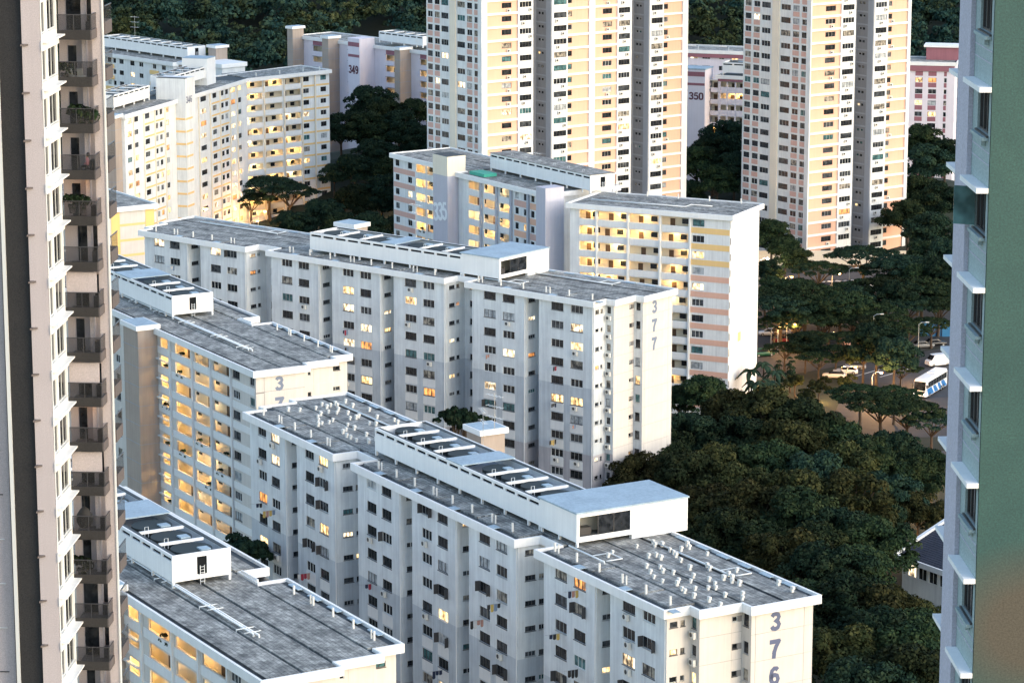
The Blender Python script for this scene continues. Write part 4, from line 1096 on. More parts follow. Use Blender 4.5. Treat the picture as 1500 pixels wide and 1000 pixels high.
        q = MB(); q.box(cA1 + .06, cA1 + .10, g0, g0 + 2.2, z + .955, z + 1.95); q.build('rail_screen', 'rail_screen', rb)
        q = MB(); q.box(cA1 + .04, cA1 + .13, g0, g0 + 2.2, z + 1.953, z + 2.0); q.build('handrail', 'rail_dark', rb)
    q = MB(); q.box(cA1 - 1.5, cA1 - 1.21, D + bd + .61, D + bd + 3.2, 0, TOP); q.build('column_wall', 'beige_tower', rt)
    # windows of the far-left wall
    e = B.edge((a_d0 - 6, 1.4), (a_d0 - .37, 1.4))
    for z in floors:
        if e.vis(5, z + 1): e.window(4.2, 4.9, z + .9, z + 2.6, rt, bars=0, hole=False, gm='glass_dark')
    return B, spots
BL, SPOTS = left_tower()

# ------------------------------------------------------------------ green-walled tower on the right
def right_tower():
    B = Block('green_tower', 'green-walled tower with projecting white window ledges', (at(1440, 0, 113.5)[0], 86.0), 2.0, 'tower'); rt = B.root
    def A(u, v, b):   # not used for depth
        return 0
    TOP = 150.0; D = 4.4
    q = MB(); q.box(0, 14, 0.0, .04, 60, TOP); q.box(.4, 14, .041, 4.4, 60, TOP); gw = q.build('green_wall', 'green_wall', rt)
    reflection_patch.inputs['Location'].default_value = (-.55, .0, -34.2)
    reflection_patch.inputs['Scale'].default_value = (.32, .05, .36)
    q = MB(); q.box(0.4, 13.9, 0.1, 4.3, 0, 59.99); q.build('lower_wall', 'sea_green', rt)
    # left side: near half sea green with windows, far half lavender pier
    e = B.edge((-.02, D), (-.02, 0.0))
    def zat(v, s):
        lo, hi = 60., 140.
        for _ in range(40):
            m = (lo + hi) / 2
            if e.blk.proj(*e.P(s, m))[1] > v: lo = m
            else: hi = m
        return m
    z_a, z_b = zat(128, D), zat(985, D)
    n = 6; st = (z_a - z_b) / n
    wall = MB()
    zs = [z_a + k * st for k in range(2, -9, -1)]
    for z in zs:
        if e.vis(D, z): e.window(D - 2.0, D - .35, z - 1.45, z - .18, rt, bars=2, gm='glass_dark', fm='frame_dark')
    e.wall(wall, 0, TOP, .25); wall.build('side_wall', 'sea_green', rt)
    q = MB(); q.box(-.16, -.023, 2.75, D + .2, 0, TOP); q.build('lavender_pier', 'lavender_wall', rt)
    q = MB(); q.box(.62, 14, D + .21, D + 4, 0, TOP); q.build('rear_wall', 'lavender_wall', rt)
    for k, z in enumerate(zs):
        q = MB(); q.box(-.38, -.025, -.05, 2.6, z - .15, z); q.build('window_ledge', 'white_trim', rt)
        q = MB(); q.box(-.02, .615, D + .3, D + 2.5, z - .40, z - .27); q.build('window_ledge', 'white_trim', rt)
        q = MB(); q.box(-.20, -.03, .25, 2.1, z - 1.6, z - 1.5); q.box(-.16, -.03, .6, .9, z - 1.78, z - 1.602); q.build('window_sill', 'sea_green', rt)
        for dz in (-1.95, -2.3): q = MB(); q.box(-.035, -.023, .05, 2.7, z + dz, z + dz + .03); q.build('groove_strip', 'lavender_wall', rt)
    z = zs[3]
    q = MB(); q.hexa([(-.03, 1.9, z - 1.4), (-.62, 2.15, z - 1.4), (-.62, 2.19, z - 1.4), (-.03, 1.94, z - 1.4), (-.03, 1.9, z - .25), (-.62, 2.15, z - .25), (-.62, 2.19, z - .25), (-.03, 1.94, z - .25)])
    q.build('open_casement', 'glass_teal', rt)
    return B
BR = right_tower()

# ------------------------------------------------------------------ trees
def leaf_mat(name, c0, c1, c2, wide=False):
    t = NT(name); o = t.obj(); r = t.n('ShaderNodeObjectInfo').outputs['Random']
    n = t.math('ADD', t.math('MULTIPLY', t.noise(o, .35, 2, .6), .5), t.math('MULTIPLY', t.noise(o, 1.5, 3, .7), .5))
    base = t.ramp(n, [(.38, c0), (.50, c1), (.64, c2)])
    if wide:      # stands of different species
        base = t.mix(t.ramp(t.noise(o, .055, 3, .6), [(.46, C(0, 0, 0)), (.60, C(1, 1, 1))]), base, t.ramp(n, [(.38, C(.012, .020, .010)), (.52, C(.034, .040, .017)), (.66, C(.085, .080, .034))]))
    h = t.n('ShaderNodeHueSaturation'); t.l(base, h.inputs['Color'])
    t.l(t.math('ADD', t.math('MULTIPLY', r, .05), .475), h.inputs['Hue']); t.l(t.math('ADD', t.math('MULTIPLY', r, .7), .6), h.inputs['Value'])
    t.l(h.outputs[0], t.b.inputs['Base Color']); t.b.inputs['Roughness'].default_value = .9; t.b.inputs['Specular IOR Level'].default_value = .08
    M[name] = t.m
leaf_mat('leaf_green', C(.008, .020, .011), C(.019, .033, .015), C(.046, .058, .024))
leaf_mat('leaf_olive', C(.012, .019, .008), C(.032, .037, .014), C(.078, .074, .028))
leaf_mat('leaf_dark', C(.007, .021, .015), C(.016, .034, .021), C(.036, .053, .026))
paint('bark', C(.075, .055, .04), streak=.4)
def leaf_arrays(lobes, n, size, flat=.0, seed=0):
    """many small leaf-clump faces scattered in the outer shells of ellipsoid lobes"""
    g = np.random.default_rng(seed); w = np.array([l[3] * l[3] for l in lobes]); w = w / w.sum()
    idx = g.choice(len(lobes), n, p=w); L = np.array(lobes)[idx]
    d = g.normal(size=(n, 3)); d /= np.linalg.norm(d, axis=1)[:, None]; d[:, 2] = np.where(d[:, 2] < -.35, -d[:, 2] * .6, d[:, 2])
    rr = L[:, 3] * (.78 + .30 * g.random(n) ** 1.0)
    p = L[:, :3] + d * rr[:, None] * np.array([1, 1, 1 - flat])
    nrm = d + g.normal(size=(n, 3)) * .55; nrm[:, 2] += .25; nrm /= np.linalg.norm(nrm, axis=1)[:, None]
    ref = g.normal(size=(n, 3)); x = np.cross(nrm, ref); x /= np.linalg.norm(x, axis=1)[:, None]; y = np.cross(nrm, x)
    s = size * (.55 + .9 * g.random(n))[:, None]
    bend = nrm * s * .25
    v = np.stack([p - x * s, p - y * s * .62 + bend * .6, p + x * s, p + y * s * .62 + bend * .6], 1).reshape(-1, 3)
    return v
def quads_mesh(name, v, mat):
    n = len(v) // 4; me = bpy.data.meshes.new(name); me.vertices.add(len(v)); me.vertices.foreach_set('co', v.astype(np.float32).ravel())
    me.loops.add(n * 4); me.loops.foreach_set('vertex_index', np.arange(n * 4, dtype=np.int32)); me.polygons.add(n)
    me.polygons.foreach_set('loop_start', np.arange(n, dtype=np.int32) * 4); me.polygons.foreach_set('loop_total', np.full(n, 4, np.int32))
    me.materials.append(M[mat] if isinstance(mat, str) else mat); me.update(); me.validate(); return me
def round_lobes(R, H, n, seed, flat=.8):
    g = np.random.default_rng(seed); out = []
    for i in range(n):
        a = i * 2.399 + g.random() * .6; t = g.random() ** .6; zz = g.random()
        rad = R * (.25 + .66 * t) * math.sqrt(max(.05, 1 - (zz * .95) ** 2)) * g.uniform(.85, 1.12); r = R * g.uniform(.12, .27)
        out.append((rad * math.cos(a), rad * math.sin(a), H * (.52 + .40 * zz), r))
    out.append((0, 0, H * .62, R * .5)); return out
def trunk_mesh(H, R, lobes, seed, base=.35, vis=.5):
    g = np.random.default_rng(seed); b = MB()
    b.tube([(0, 0, 0), (.15, .1, H * .2), (0, .1, H * vis)], [base, base * .8, base * .6], 8)
    for i in g.choice(len(lobes), min(8, len(lobes)), replace=False):
        l = lobes[i]; m = (l[0] * .45, l[1] * .45, H * vis + (l[2] - H * vis) * .45 + .3)
        b.tube([(0, .1, H * vis * .85), m, (l[0] * .92, l[1] * .92, l[2])], [base * .45, base * .3, base * .12], 6)
    return b.mesh('trunk', 'bark')
TREE = []      # (crown mesh, trunk mesh, height, radius)
def make_tree(kind, mat, R, H, nl, nq, size, seed, flat=.25, vis=.5):
    if kind == 'rain':     # wide umbrella crown with gaps
        g = np.random.default_rng(seed); lobes = []
        for i in range(nl):
            a = i * 2.399; rad = R * math.sqrt((i + .5) / nl) * .92; lobes.append((rad * math.cos(a), rad * math.sin(a), H * (.86 - .16 * (rad / R) ** 2) + g.uniform(-.4, .4), R * g.uniform(.13, .20)))
        flat = .6; vis = .45
    elif kind == 'lofty': lobes = [(x, y, H * .90 + (z - 4.8) * .8, r) for x, y, z, r in round_lobes(R, 6.8, nl, seed)]; vis = .8
    elif kind == 'column': lobes = [(math.cos(i * 2.4) * R * .3, math.sin(i * 2.4) * R * .3, H * (.2 + .75 * i / nl), R * (1.05 - .6 * i / nl)) for i in range(nl)]
    else: lobes = round_lobes(R, H, nl, seed)
    cm = quads_mesh('crown', leaf_arrays(lobes, nq, size, flat, seed), mat)
    return (cm, trunk_mesh(H, R, lobes, seed, .18 + R * .035, vis), H, R)
T_RND = [make_tree('round', m, 7.6, 15.5, 58, 15000, .27, 20 + i) for i, m in enumerate(('leaf_green', 'leaf_olive', 'leaf_dark', 'leaf_green', 'leaf_olive'))]
T_RAIN = [make_tree('rain', m, 8.5, 12.0, 34, 7000, .25, 40 + i) for i, m in enumerate(('leaf_green', 'leaf_dark', 'leaf_green'))]
T_SML = [make_tree('round', m, 3.6, 7.5, 14, 3200, .26, 60 + i) for i, m in enumerate(('leaf_green', 'leaf_olive'))]
T_TALL = [make_tree('lofty', 'leaf_dark', 3.0, 22.5, 22, 3600, .24, 65)]
T_COL = [make_tree('column', 'leaf_dark', 1.3, 9.0, 9, 1400, .2, 71)]
def tree(T, x, y, s=1.0, label='', group=None, name='tree', z=0.0, sz=None):
    rt = thing(name, label, 'tree', (x, y, z), random.uniform(0, 6.28), group); rt.scale = (s, s, sz or s)
    link('crown', T[0], rt); link('trunk', T[1], rt); return rt
KN = [(-26, 744, 15, 34, 22), (52, 704, 12, 20, 17), (100, 712, 11, 18, 18)]      # low knolls between the far blocks
def knoll(x, y): return sum(h * math.exp(-.5 * (((x - cx) / sx) ** 2 + ((y - cy) / sy) ** 2)) for cx, cy, h, sx, sy in KN)
def on_ground(u, v, h):
    """where the sight line through a pixel first passes h metres above the ground"""
    z = 40.0
    while z > h and z > knoll(*at(u, v, z)[:2]) + h: z -= .25
    return at(u, v, max(z, h))
kb = MB()
for cx, cy, h, sx, sy in KN:
    kb = MB(); n = 16
    f = lambda i, j: (cx + (i / n - .5) * 5.2 * sx, cy + (j / n - .5) * 5.2 * sy)
    for i in range(n):
        for j in range(n): kb.quad(*[(x, y, knoll(x, y) - .6) for x, y in (f(i, j), f(i + 1, j), f(i + 1, j + 1), f(i, j + 1))])
    tag(kb.build('knoll', 'grass'), kind='structure')
def look(T, s):
    m = T[0].materials[0].name; tone = {'leaf_green': 'mid green', 'leaf_olive': 'brownish olive', 'leaf_dark': 'very dark green'}[m]
    h = T[2] * s; return ('tall ' if h > 13.8 else 'small ' if h < 7 else 'medium ' if h < 11.5 else 'broad ') + tone
def zone(u, v):
    if v < 640: return 'of the grove below the palms' if u < 1150 else 'of the grove below the hedge lamp'
    if u < 1020 and v < 740: return 'of the grove against block 377'
    if u < 1130: return 'of the grove behind the 376 motor room'
    if v > 860: return 'of the grove beside the 376 end wall'
    if u > 1285: return 'of the grove beside the dark-roofed house'
    return 'of the grove behind the 376 vent cowls'
def tree_px(T, u, v, s, label, group, name='tree', sz=None):
    if group != 'trees of the grove' and label.split()[0] in ('dark', 'tall', 'dense', 'leafy', 'spreading', 'rounded'):
        label = (look(T, s) + ' ' + ' '.join(label.split()[1:])).replace('green green', 'green rounded').replace('green dark tree', 'green tree')
    """u, v = photo pixel of the crown's middle"""
    p = on_ground(u, v, T[2] * .62 * (sz or s)); return tree(T, p[0], p[1], s, label, group, name, knoll(p[0], p[1]), sz)
# the dense grove in front of the car park
GROVE = [(905, 672, .85), (958, 668, .95), (1010, 655, .9), (1062, 622, 1.05), (1120, 628, 1.05), (1172, 640, 1.0), (1222, 660, .95), (1268, 690, .95), (1310, 668, .75),
         (945, 712, .8), (1000, 712, .9), (1060, 700, .95), (1130, 700, 1.0), (1196, 712, 1.0), (1250, 745, .95), (1300, 735, .8), (1335, 700, .7),
         (1050, 770, .9), (1108, 765, .95), (1170, 775, 1.0), (1228, 800, .95), (1275, 812, .85), (1150, 830, .9), (1215, 855, .9),
         (1240, 905, .95), (1285, 908, .85), (1348, 945, .8), (1338, 918, .62), (1310, 900, .6), (1285, 950, .9), (1345, 975, .9), (1235, 975, .9), (1330, 1010, .9), (1270, 1030, .9),
         (1345, 755, .6), (1295, 770, .7), (1365, 690, .6), (1180, 900, .8), (1080, 660, .9), (1062, 800, .9), (1035, 755, .85), (1115, 815, .85), (1090, 730, .9), (1150, 665, .95), (1245, 705, .95), (1160, 740, .95), (1255, 850, .85), (1200, 820, .9), (985, 690, .85)]
for i, (u, v, s) in enumerate(GROVE):
    k = [1, 0, 2, 3, 4, 0, 2, 1, 3][i % 9]
    if v < 640 or (1000 < u < 1130 and 690 < v < 780): k = 1 if i % 2 else 4
    if u > 1180 and v < 900: k = [2, 0, 3, 2, 4][i % 5]
    tree_px(T_RND[k], u, v, s * random.uniform(.92, 1.06), look(T_RND[k], s) + ' tree ' + zone(u, v), 'trees of the grove')
for u, v, s in ((1025, 548, .62), (1030, 585, .7), (995, 590, .55)): tree_px(T_RND[0], u, v, s, 'rounded green tree against the foot of block 377', 'trees by the foot of block 377')
# between block 335 and the left
for u, v, s, k in ((520, 300, .8, 0), (560, 290, .9, 2), (600, 330, .8, 0), (475, 320, .8, 2), (500, 340, .7, 3), (430, 335, .7, 2), (540, 340, .8, 2), (575, 260, .8, 3), (520, 255, .8, 2), (550, 232, .8, 2), (590, 300, .8, 2), (490, 262, .55, 2), (310, 318, .5, 2), (560, 210, .8, 0), (505, 300, .5, 3)):
    tree_px(T_RND[k], u, v, s, 'dark leafy tree between block 346 and block 335', 'trees between blocks 346 and 335')
for u, v, s in ((395, 283, .95), (425, 292, .85), (368, 300, .7)): tree_px(T_RAIN[1], u, v, s, 'spreading umbrella tree lit by a lamp at the foot of block 346', 'umbrella trees by block 346')
for u, v, s, k in ((510, 165, .85, 0), (545, 158, .95, 2), (580, 150, .95, 3), (608, 175, .8, 0), (500, 200, .9, 2), (540, 195, .9, 3), (585, 195, .9, 2), (615, 215, .8, 2), (565, 175, .8, 0)):
    tree_px(T_RND[k], u, v, s, 'tall dark tree in front of block 349', 'trees in front of block 349')
for u, v, s, k in ((1030, 205, .9, 0), (1065, 210, .95, 2), (1045, 235, .95, 2), (1020, 250, .9, 0), (1075, 255, .9, 2), (985, 282, .55, 0), (1050, 275, .8, 3), (1010, 285, .6, 2), (1075, 190, .8, 3)):
    tree_px(T_RND[k], u, v, s, 'dark bushy tree between the two tower blocks', 'trees between the towers')
for u, v, s, k in ((1350, 215, .9, 0), (1380, 180, .8, 2), (1360, 250, .95, 2), (1345, 290, .9, 0), (1375, 300, .9, 2), (1330, 325, .85, 3), (1365, 345, .9, 2), (1385, 240, .9, 2), (1390, 380, .8, 2), (1380, 410, .8, 2), (1350, 380, .7, 0)):
    tree_px(T_RND[k], u, v, s, 'dark tree behind the car park beside the tower block', 'trees behind the car park')
for u, v, s, k in ((1130, 350, .75, 0), (1150, 372, .6, 3), (1170, 385, .55, 0), (1125, 400, .5, 2)): tree_px(T_RND[k], u, v, s, 'leafy tree beside the blank end wall of block 335', 'trees by the end of block 335')
for u, v, s, k in ((1200, 402, .75, 0), (1265, 385, .95, 1), (1330, 400, 1.0, 1), (1300, 430, .9, 2), (1180, 445, 1.0, 0), (1230, 455, .95, 2), (1145, 460, .9, 1), (1350, 430, .9, 0), (1120, 440, .7, 2), (1205, 475, .7, 2), (1330, 455, .7, 1), (1160, 430, .8, 2), (1270, 430, .8, 0), (1300, 405, .8, 0), (1200, 440, .8, 2), (1250, 470, .75, 0), (1165, 475, .7, 2), (1375, 455, .7, 2), (1240, 500, .5, 2), (1290, 465, .7, 2), (1135, 480, .6, 0), (1190, 500, .55, 0), (1225, 520, .5, 2), (1330, 490, .6, 0), (1365, 480, .55, 2), (1320, 545, .45, 0), (1200, 530, .5, 2), (1150, 515, .5, 0), (1265, 480, .7, 2), (1305, 480, .7, 0)):
    tree_px(T_RAIN[k], u, v, s, 'spreading umbrella tree ' + ('beside the long row of parked cars' if v < 425 else 'beside the blue hoarding' if u > 1315 else 'near the blank end wall lamps' if u < 1172 else 'over the dark car park road' if v < 470 else 'near the pink shelter'), 'umbrella trees in the car park')
for u, v, s, k in ((1285, 510, .8, 2), (1310, 525, .7, 2), (1265, 520, .6, 0), (1180, 510, .5, 2), (1215, 465, .65, 3), (1165, 455, .6, 0), (1255, 445, .6, 2), (1320, 440, .7, 2), (1345, 415, .7, 3), (1375, 440, .6, 2), (1130, 425, .5, 0)): tree_px(T_RND[k], u, v, s, 'dense dark tree standing in the middle of the car park', 'dense trees in the car park')
for u, v, s, k in ((1290, 600, .8, 0), (1330, 610, .75, 2), (1260, 585, .7, 0), (1310, 585, .6, 2), (1365, 625, .6, 1)): tree_px(T_RAIN[k], u, v, s, 'thin-crowned spreading tree below the parked coach', 'spreading trees below the coach')
for u, v, s in ((1200, 566, .7), (1240, 560, .6), (1185, 578, .6), (1130, 590, .7), (1165, 560, .6)): tree_px(T_SML[1], u, v, s, 'small rounded yellow-green tree at the edge of the grove', 'small trees at the grove edge')
for u, v in ((1085, 540), (1158, 540), (1140, 545)): tree_px(T_COL[0], u, v, .8, 'narrow columnar conifer beside the blank end wall', 'columnar trees')
def lofty(u, v, s, label, group):
    p = at(u, v, 22.5 * .9 * s); tree(T_TALL[0], p[0], p[1], s, label, group)
for u, v, s in ((666, 608, 1.0), (684, 611, .97)): lofty(u, v, s, 'slender dark tree with a small round crown in the gap between blocks 376 and 377', 'trees in the gap between 376 and 377')
for u, v, s in ((350, 797, 1.05), (362, 806, 1.0)): lofty(u, v, s, 'slender dark tree with a small round crown in the courtyard behind the roof pipes', 'courtyard trees')
# palms
def palm(u, v, h):
    p = at(u, v, h * .85); rt = thing('palm_tree', 'palm tree with arching fronds beside the blank end wall', 'palm', (p[0], p[1], 0), random.uniform(0, 6), 'palms by block 335'); b = MB()
    b.tube([(0, 0, 0), (.1, 0, h * .5), (0, .1, h)], [.22, .16, .13], 7); b.build('trunk', 'bark', rt)
    for k in range(11):
        a = k * 2.399; f = MB(); L = random.uniform(2.2, 3.0); el = random.uniform(.2, 1.1); prev = None
        for j in range(7):
            t = j / 6; r = L * t * math.cos(el * (1 - t * .3)); z = h + L * t * math.sin(el) - 1.9 * t * t * L * .5; w = .42 * math.sin(math.pi * min(1, t * .9 + .1)) + .03
            c = (r * math.cos(a), r * math.sin(a)); px, py = -math.sin(a) * w, math.cos(a) * w
            cur = [(c[0] - px, c[1] - py, z - .18), (c[0], c[1], z), (c[0] + px, c[1] + py, z - .18)]
            if prev: f.quad(prev[0], cur[0], cur[1], prev[1]); f.quad(prev[1], cur[1], cur[2], prev[2])
            prev = cur
        f.build('frond', 'leaf_dark', rt)
for u, v, h in ((1098, 553, 8), (1118, 545, 9), (1105, 570, 7), (1135, 555, 8), (1125, 568, 7)): palm(u, v, h)
# wooded hill closing the view
def hill_z(x, y): return max(0.0, min(1.0, (y - 830 - 25 * math.sin(x * .021)) / 330.0)) ** 1.1 * (70 + 12 * math.sin(x * .013 + 1))
hb = MB(); nx, ny = 40, 24
for i in range(nx):
    for j in range(ny):
        x0, x1 = -600 + 1200 * i / nx, -600 + 1200 * (i + 1) / nx; y0, y1 = 810 + 500 * j / ny, 810 + 500 * (j + 1) / ny
        hb.quad(*[(x, y, hill_z(x, y) + .05) for x, y in ((x0, y0), (x1, y0), (x1, y1), (x0, y1))])
tag(hb.build('hill', 'grass'), kind='structure')
vs = []; g = np.random.default_rng(5)
for i in range(1150):
    y = 838 + 190 * g.random() ** 1.1; x = g.uniform(-.2, .2) * y; R = g.uniform(5, 9.5); H = g.uniform(12, 19)
    lb = round_lobes(R, H, 12, 100 + i); v = leaf_arrays(lb, 620, .6, .25, 300 + i); v[:, 0] += x; v[:, 1] += y; v[:, 2] += hill_z(x, y) - 1; vs.append(v)
leaf_mat('leaf_forest', C(.007, .025, .021), C(.016, .040, .029), C(.040, .060, .032), True)
fo = link('forest', quads_mesh('forest', np.concatenate(vs), 'leaf_forest')); tag(fo, 'dense dark forest covering the hill behind the blocks', 'forest', kind='stuff')

# ------------------------------------------------------------------ roads, car park
def sheet(name, px, mat, z, kind='structure'):
    b = MB(); b.poly([at(u, v, z) for u, v in px]); o = b.build(name, mat); tag(o, kind=kind); return o
sheet('car_park', [(1100, 520), (1420, 470), (1420, 395), (1090, 400)], 'asphalt', .02)
sheet('road', [(1080, 560), (1180, 545), (1420, 500), (1420, 470.5), (1100, 521)], 'asphalt', .024)
sheet('parking_apron', [(1210, 640), (1430, 640), (1430, 500.5), (1250, 533)], 'asphalt', .028)
sheet('path', [(1120, 760), (1420, 700), (1420, 655), (1140, 690)], 'pavement_grey', .02)
sheet('pavement', [(1100, 412), (1420, 405), (1420, 397), (1100, 402)], 'pavement_grey', .14)
for i in range(13):
    u = 1150 + i * 17; a, b = at(u, 427, .03), at(u + 8, 413, .03); q = MB(); d = (.12, 0)
    q.quad((a[0], a[1], .03), (a[0] + .14, a[1], .03), (b[0] + .14, b[1], .03), (b[0], b[1], .03)); tag(q.build('bay_line', 'marking'), kind='structure')
for i in range(3):
    a, b = at(1208 + i * 40, 552, .034), at(1250 + i * 40, 540, .034); q = MB(); q.quad((a[0], a[1], .034), (a[0] + .3, a[1], .034), (b[0] + .3, b[1], .034), (b[0], b[1], .034)); tag(q.build('lane_line', 'marking'), kind='structure')
q = MB(); a = at(1110, 398, 0); q.box(0, 34, 0, .3, 0, 3.2); o = q.build('boundary_wall', 'cream_wall'); o.location = (a[0], a[1] + 8, 0); tag(o, 'low cream wall lit orange at the foot of the tower block', 'wall')
# ------------------------------------------------------------------ cars
CARCOL = {'white': C(.75, .76, .77), 'silver': C(.42, .44, .46), 'black': C(.02, .022, .025), 'dark blue': C(.02, .05, .12), 'dark red': C(.22, .02, .02), 'grey': C(.16, .17, .18), 'green': C(.015, .10, .05)}
for k, c in CARCOL.items(): plain('car_' + k, c, .25, spec=.6)
plain('rubber', C(.02, .02, .02), .8)
def loft(b, secs, m=0):
    rings = []
    for pts in secs: i = len(b.v); b.v += pts; rings.append((i, len(pts)))
    for (a, n), (c, _) in zip(rings, rings[1:]):
        for j in range(n): k = (j + 1) % n; b.f.append((a + j, c + j, c + k, a + k)); b.mi.append(m)
    for (a, n), rv in ((rings[0], 0), (rings[-1], 1)): b.f.append(tuple(a + j for j in (range(n) if rv else reversed(range(n))))); b.mi.append(m)
CARM = {}
def car_meshes():
    def sec(x, w, z0, z1): return [(x, -w, z0), (x, -w * 1.0, z0 + (z1 - z0) * .6), (x, -w * .9, z1), (x, w * .9, z1), (x, w, z0 + (z1 - z0) * .6), (x, w, z0)]
    b = MB(); loft(b, [sec(-2.15, .70, .38, .70), sec(-2.05, .82, .28, .86), (sec(-1.3, .87, .24, .95)), sec(.6, .87, .24, .93), sec(1.6, .85, .26, .84), sec(2.05, .78, .30, .72), sec(2.15, .66, .40, .60)])
    CARM['body'] = b
    b = MB(); loft(b, [sec(-1.75, .72, .90, .95), sec(-1.15, .70, .90, 1.42), sec(.25, .70, .90, 1.44), sec(1.05, .74, .88, .93)]); CARM['cabin'] = b.mesh('cabin_glass', 'glass_dark')
    b = MB(); loft(b, [sec(-1.15, .62, 1.425, 1.47), sec(.22, .62, 1.445, 1.48)]); CARM['rf'] = b
    b = MB(); b.tube([(0, -.1, 0), (0, .1, 0)], .31, 14); CARM['tyre'] = b.mesh('wheel', 'rubber')
    b = MB(); b.tube([(0, -.112, 0), (0, .112, 0)], .18, 10); CARM['rim'] = b.mesh('rim', 'metal')
    b = MB(); b.box(2.06, 2.12, -.16, .16, .58, .68); CARM['hl'] = b.mesh('headlight', 'frame_white')
    b = MB(); b.box(-2.17, -2.10, -.14, .14, .68, .78); CARM['tl'] = b.mesh('tail_light', 'car_dark red')
car_meshes(); BODY = {}
def car(u, v, rot, col, where, on=False):
    p = at(u, v, .6)
    rt = thing('parked_car', f'{col} car {where}', 'car', (p[0], p[1], .03), R_(rot), 'cars parked around the blocks')
    if col not in BODY: BODY[col] = (CARM['body'].mesh('body', 'car_' + col, True), CARM['rf'].mesh('roof_panel', 'car_' + col))
    link('body', BODY[col][0], rt); link('cabin_glass', CARM['cabin'], rt); link('roof_panel', BODY[col][1], rt)
    for x in (-1.3, 1.35):
        for y in (-.78, .78): w = link('wheel', CARM['tyre'], rt, Matrix.Translation((x, y, .31))); link('rim', CARM['rim'], w)
    for y in (-.55, .55): link('headlight', CARM['hl'], rt, Matrix.Translation((0, y, 0))); link('tail_light', CARM['tl'], rt, Matrix.Translation((0, y, 0)))
cl = ['grey', 'black', 'black', 'dark blue', 'silver', 'white', 'silver', 'dark blue', 'white', 'silver', 'white', 'silver', 'white']
for i, u in enumerate(np.linspace(1158, 1296, len(cl))): car(u, 421 - i * .5, -105, cl[i], 'in the long row below the tower block')
car(1127, 487, 178, 'white', 'under the lamps beside the blank end wall'); car(1143, 485, 172, 'silver', 'second under the lamps beside the blank end wall')
car(1212, 490, 20, 'black', 'alone on the dark road among umbrella trees'); car(1148, 497, 15, 'dark red', 'half hidden behind a palm by the end wall')
car(1118, 517, 20, 'green', 'among the palms'); car(1222, 549, 172, 'white', 'outermost by the yellow-lit hedge'); car(1240, 543, 172, 'white', 'middle by the yellow-lit hedge'); car(1252, 536, 172, 'grey', 'innermost by the yellow-lit hedge')
car(1370, 502, 15, 'black', 'beside the blue hoarding'); car(1352, 505, 15, 'grey', 'second beside the blue hoarding'); car(1372, 437, 10, 'silver', 'behind the blue hoarding')
car(497, 262, 20, 'white', 'with a warm glow on it by block 346'); car(487, 258, 20, 'silver', 'nearest the corner of block 346'); car(510, 268, 20, 'grey', 'last in the row by block 346')
# van behind the coach
def van(u, v, rot):
    p = at(u, v, 1.0); rt = thing('van', 'white van parked behind the blue and white coach', 'van', (p[0], p[1], .03), R_(rot))
    def sec(x, w, z0, z1): return [(x, -w, z0), (x, -w, z1 - .3), (x, -w * .9, z1), (x, w * .9, z1), (x, w, z1 - .3), (x, w, z0)]
    b = MB(); loft(b, [sec(-2.4, .9, .4, 2.1), sec(-2.2, .95, .3, 2.25), sec(1.2, .95, .3, 2.25), sec(1.9, .95, .3, 1.3), sec(2.4, .85, .4, 1.1)]); b.build('body', 'car_white', rt)
    b = MB(); b.quad((1.27, -.8, 2.1), (1.27, .8, 2.1), (1.88, .85, 1.34), (1.88, -.85, 1.34)); o = b.build('windscreen', 'glass_dark', rt); o.location = (.06, 0, .04)
    for x in (-1.5, 1.5):
        for y in (-.85, .85): link('wheel', CARM['tyre'], rt, Matrix.Translation((x, y, .33)))
van(1374, 528, 205)
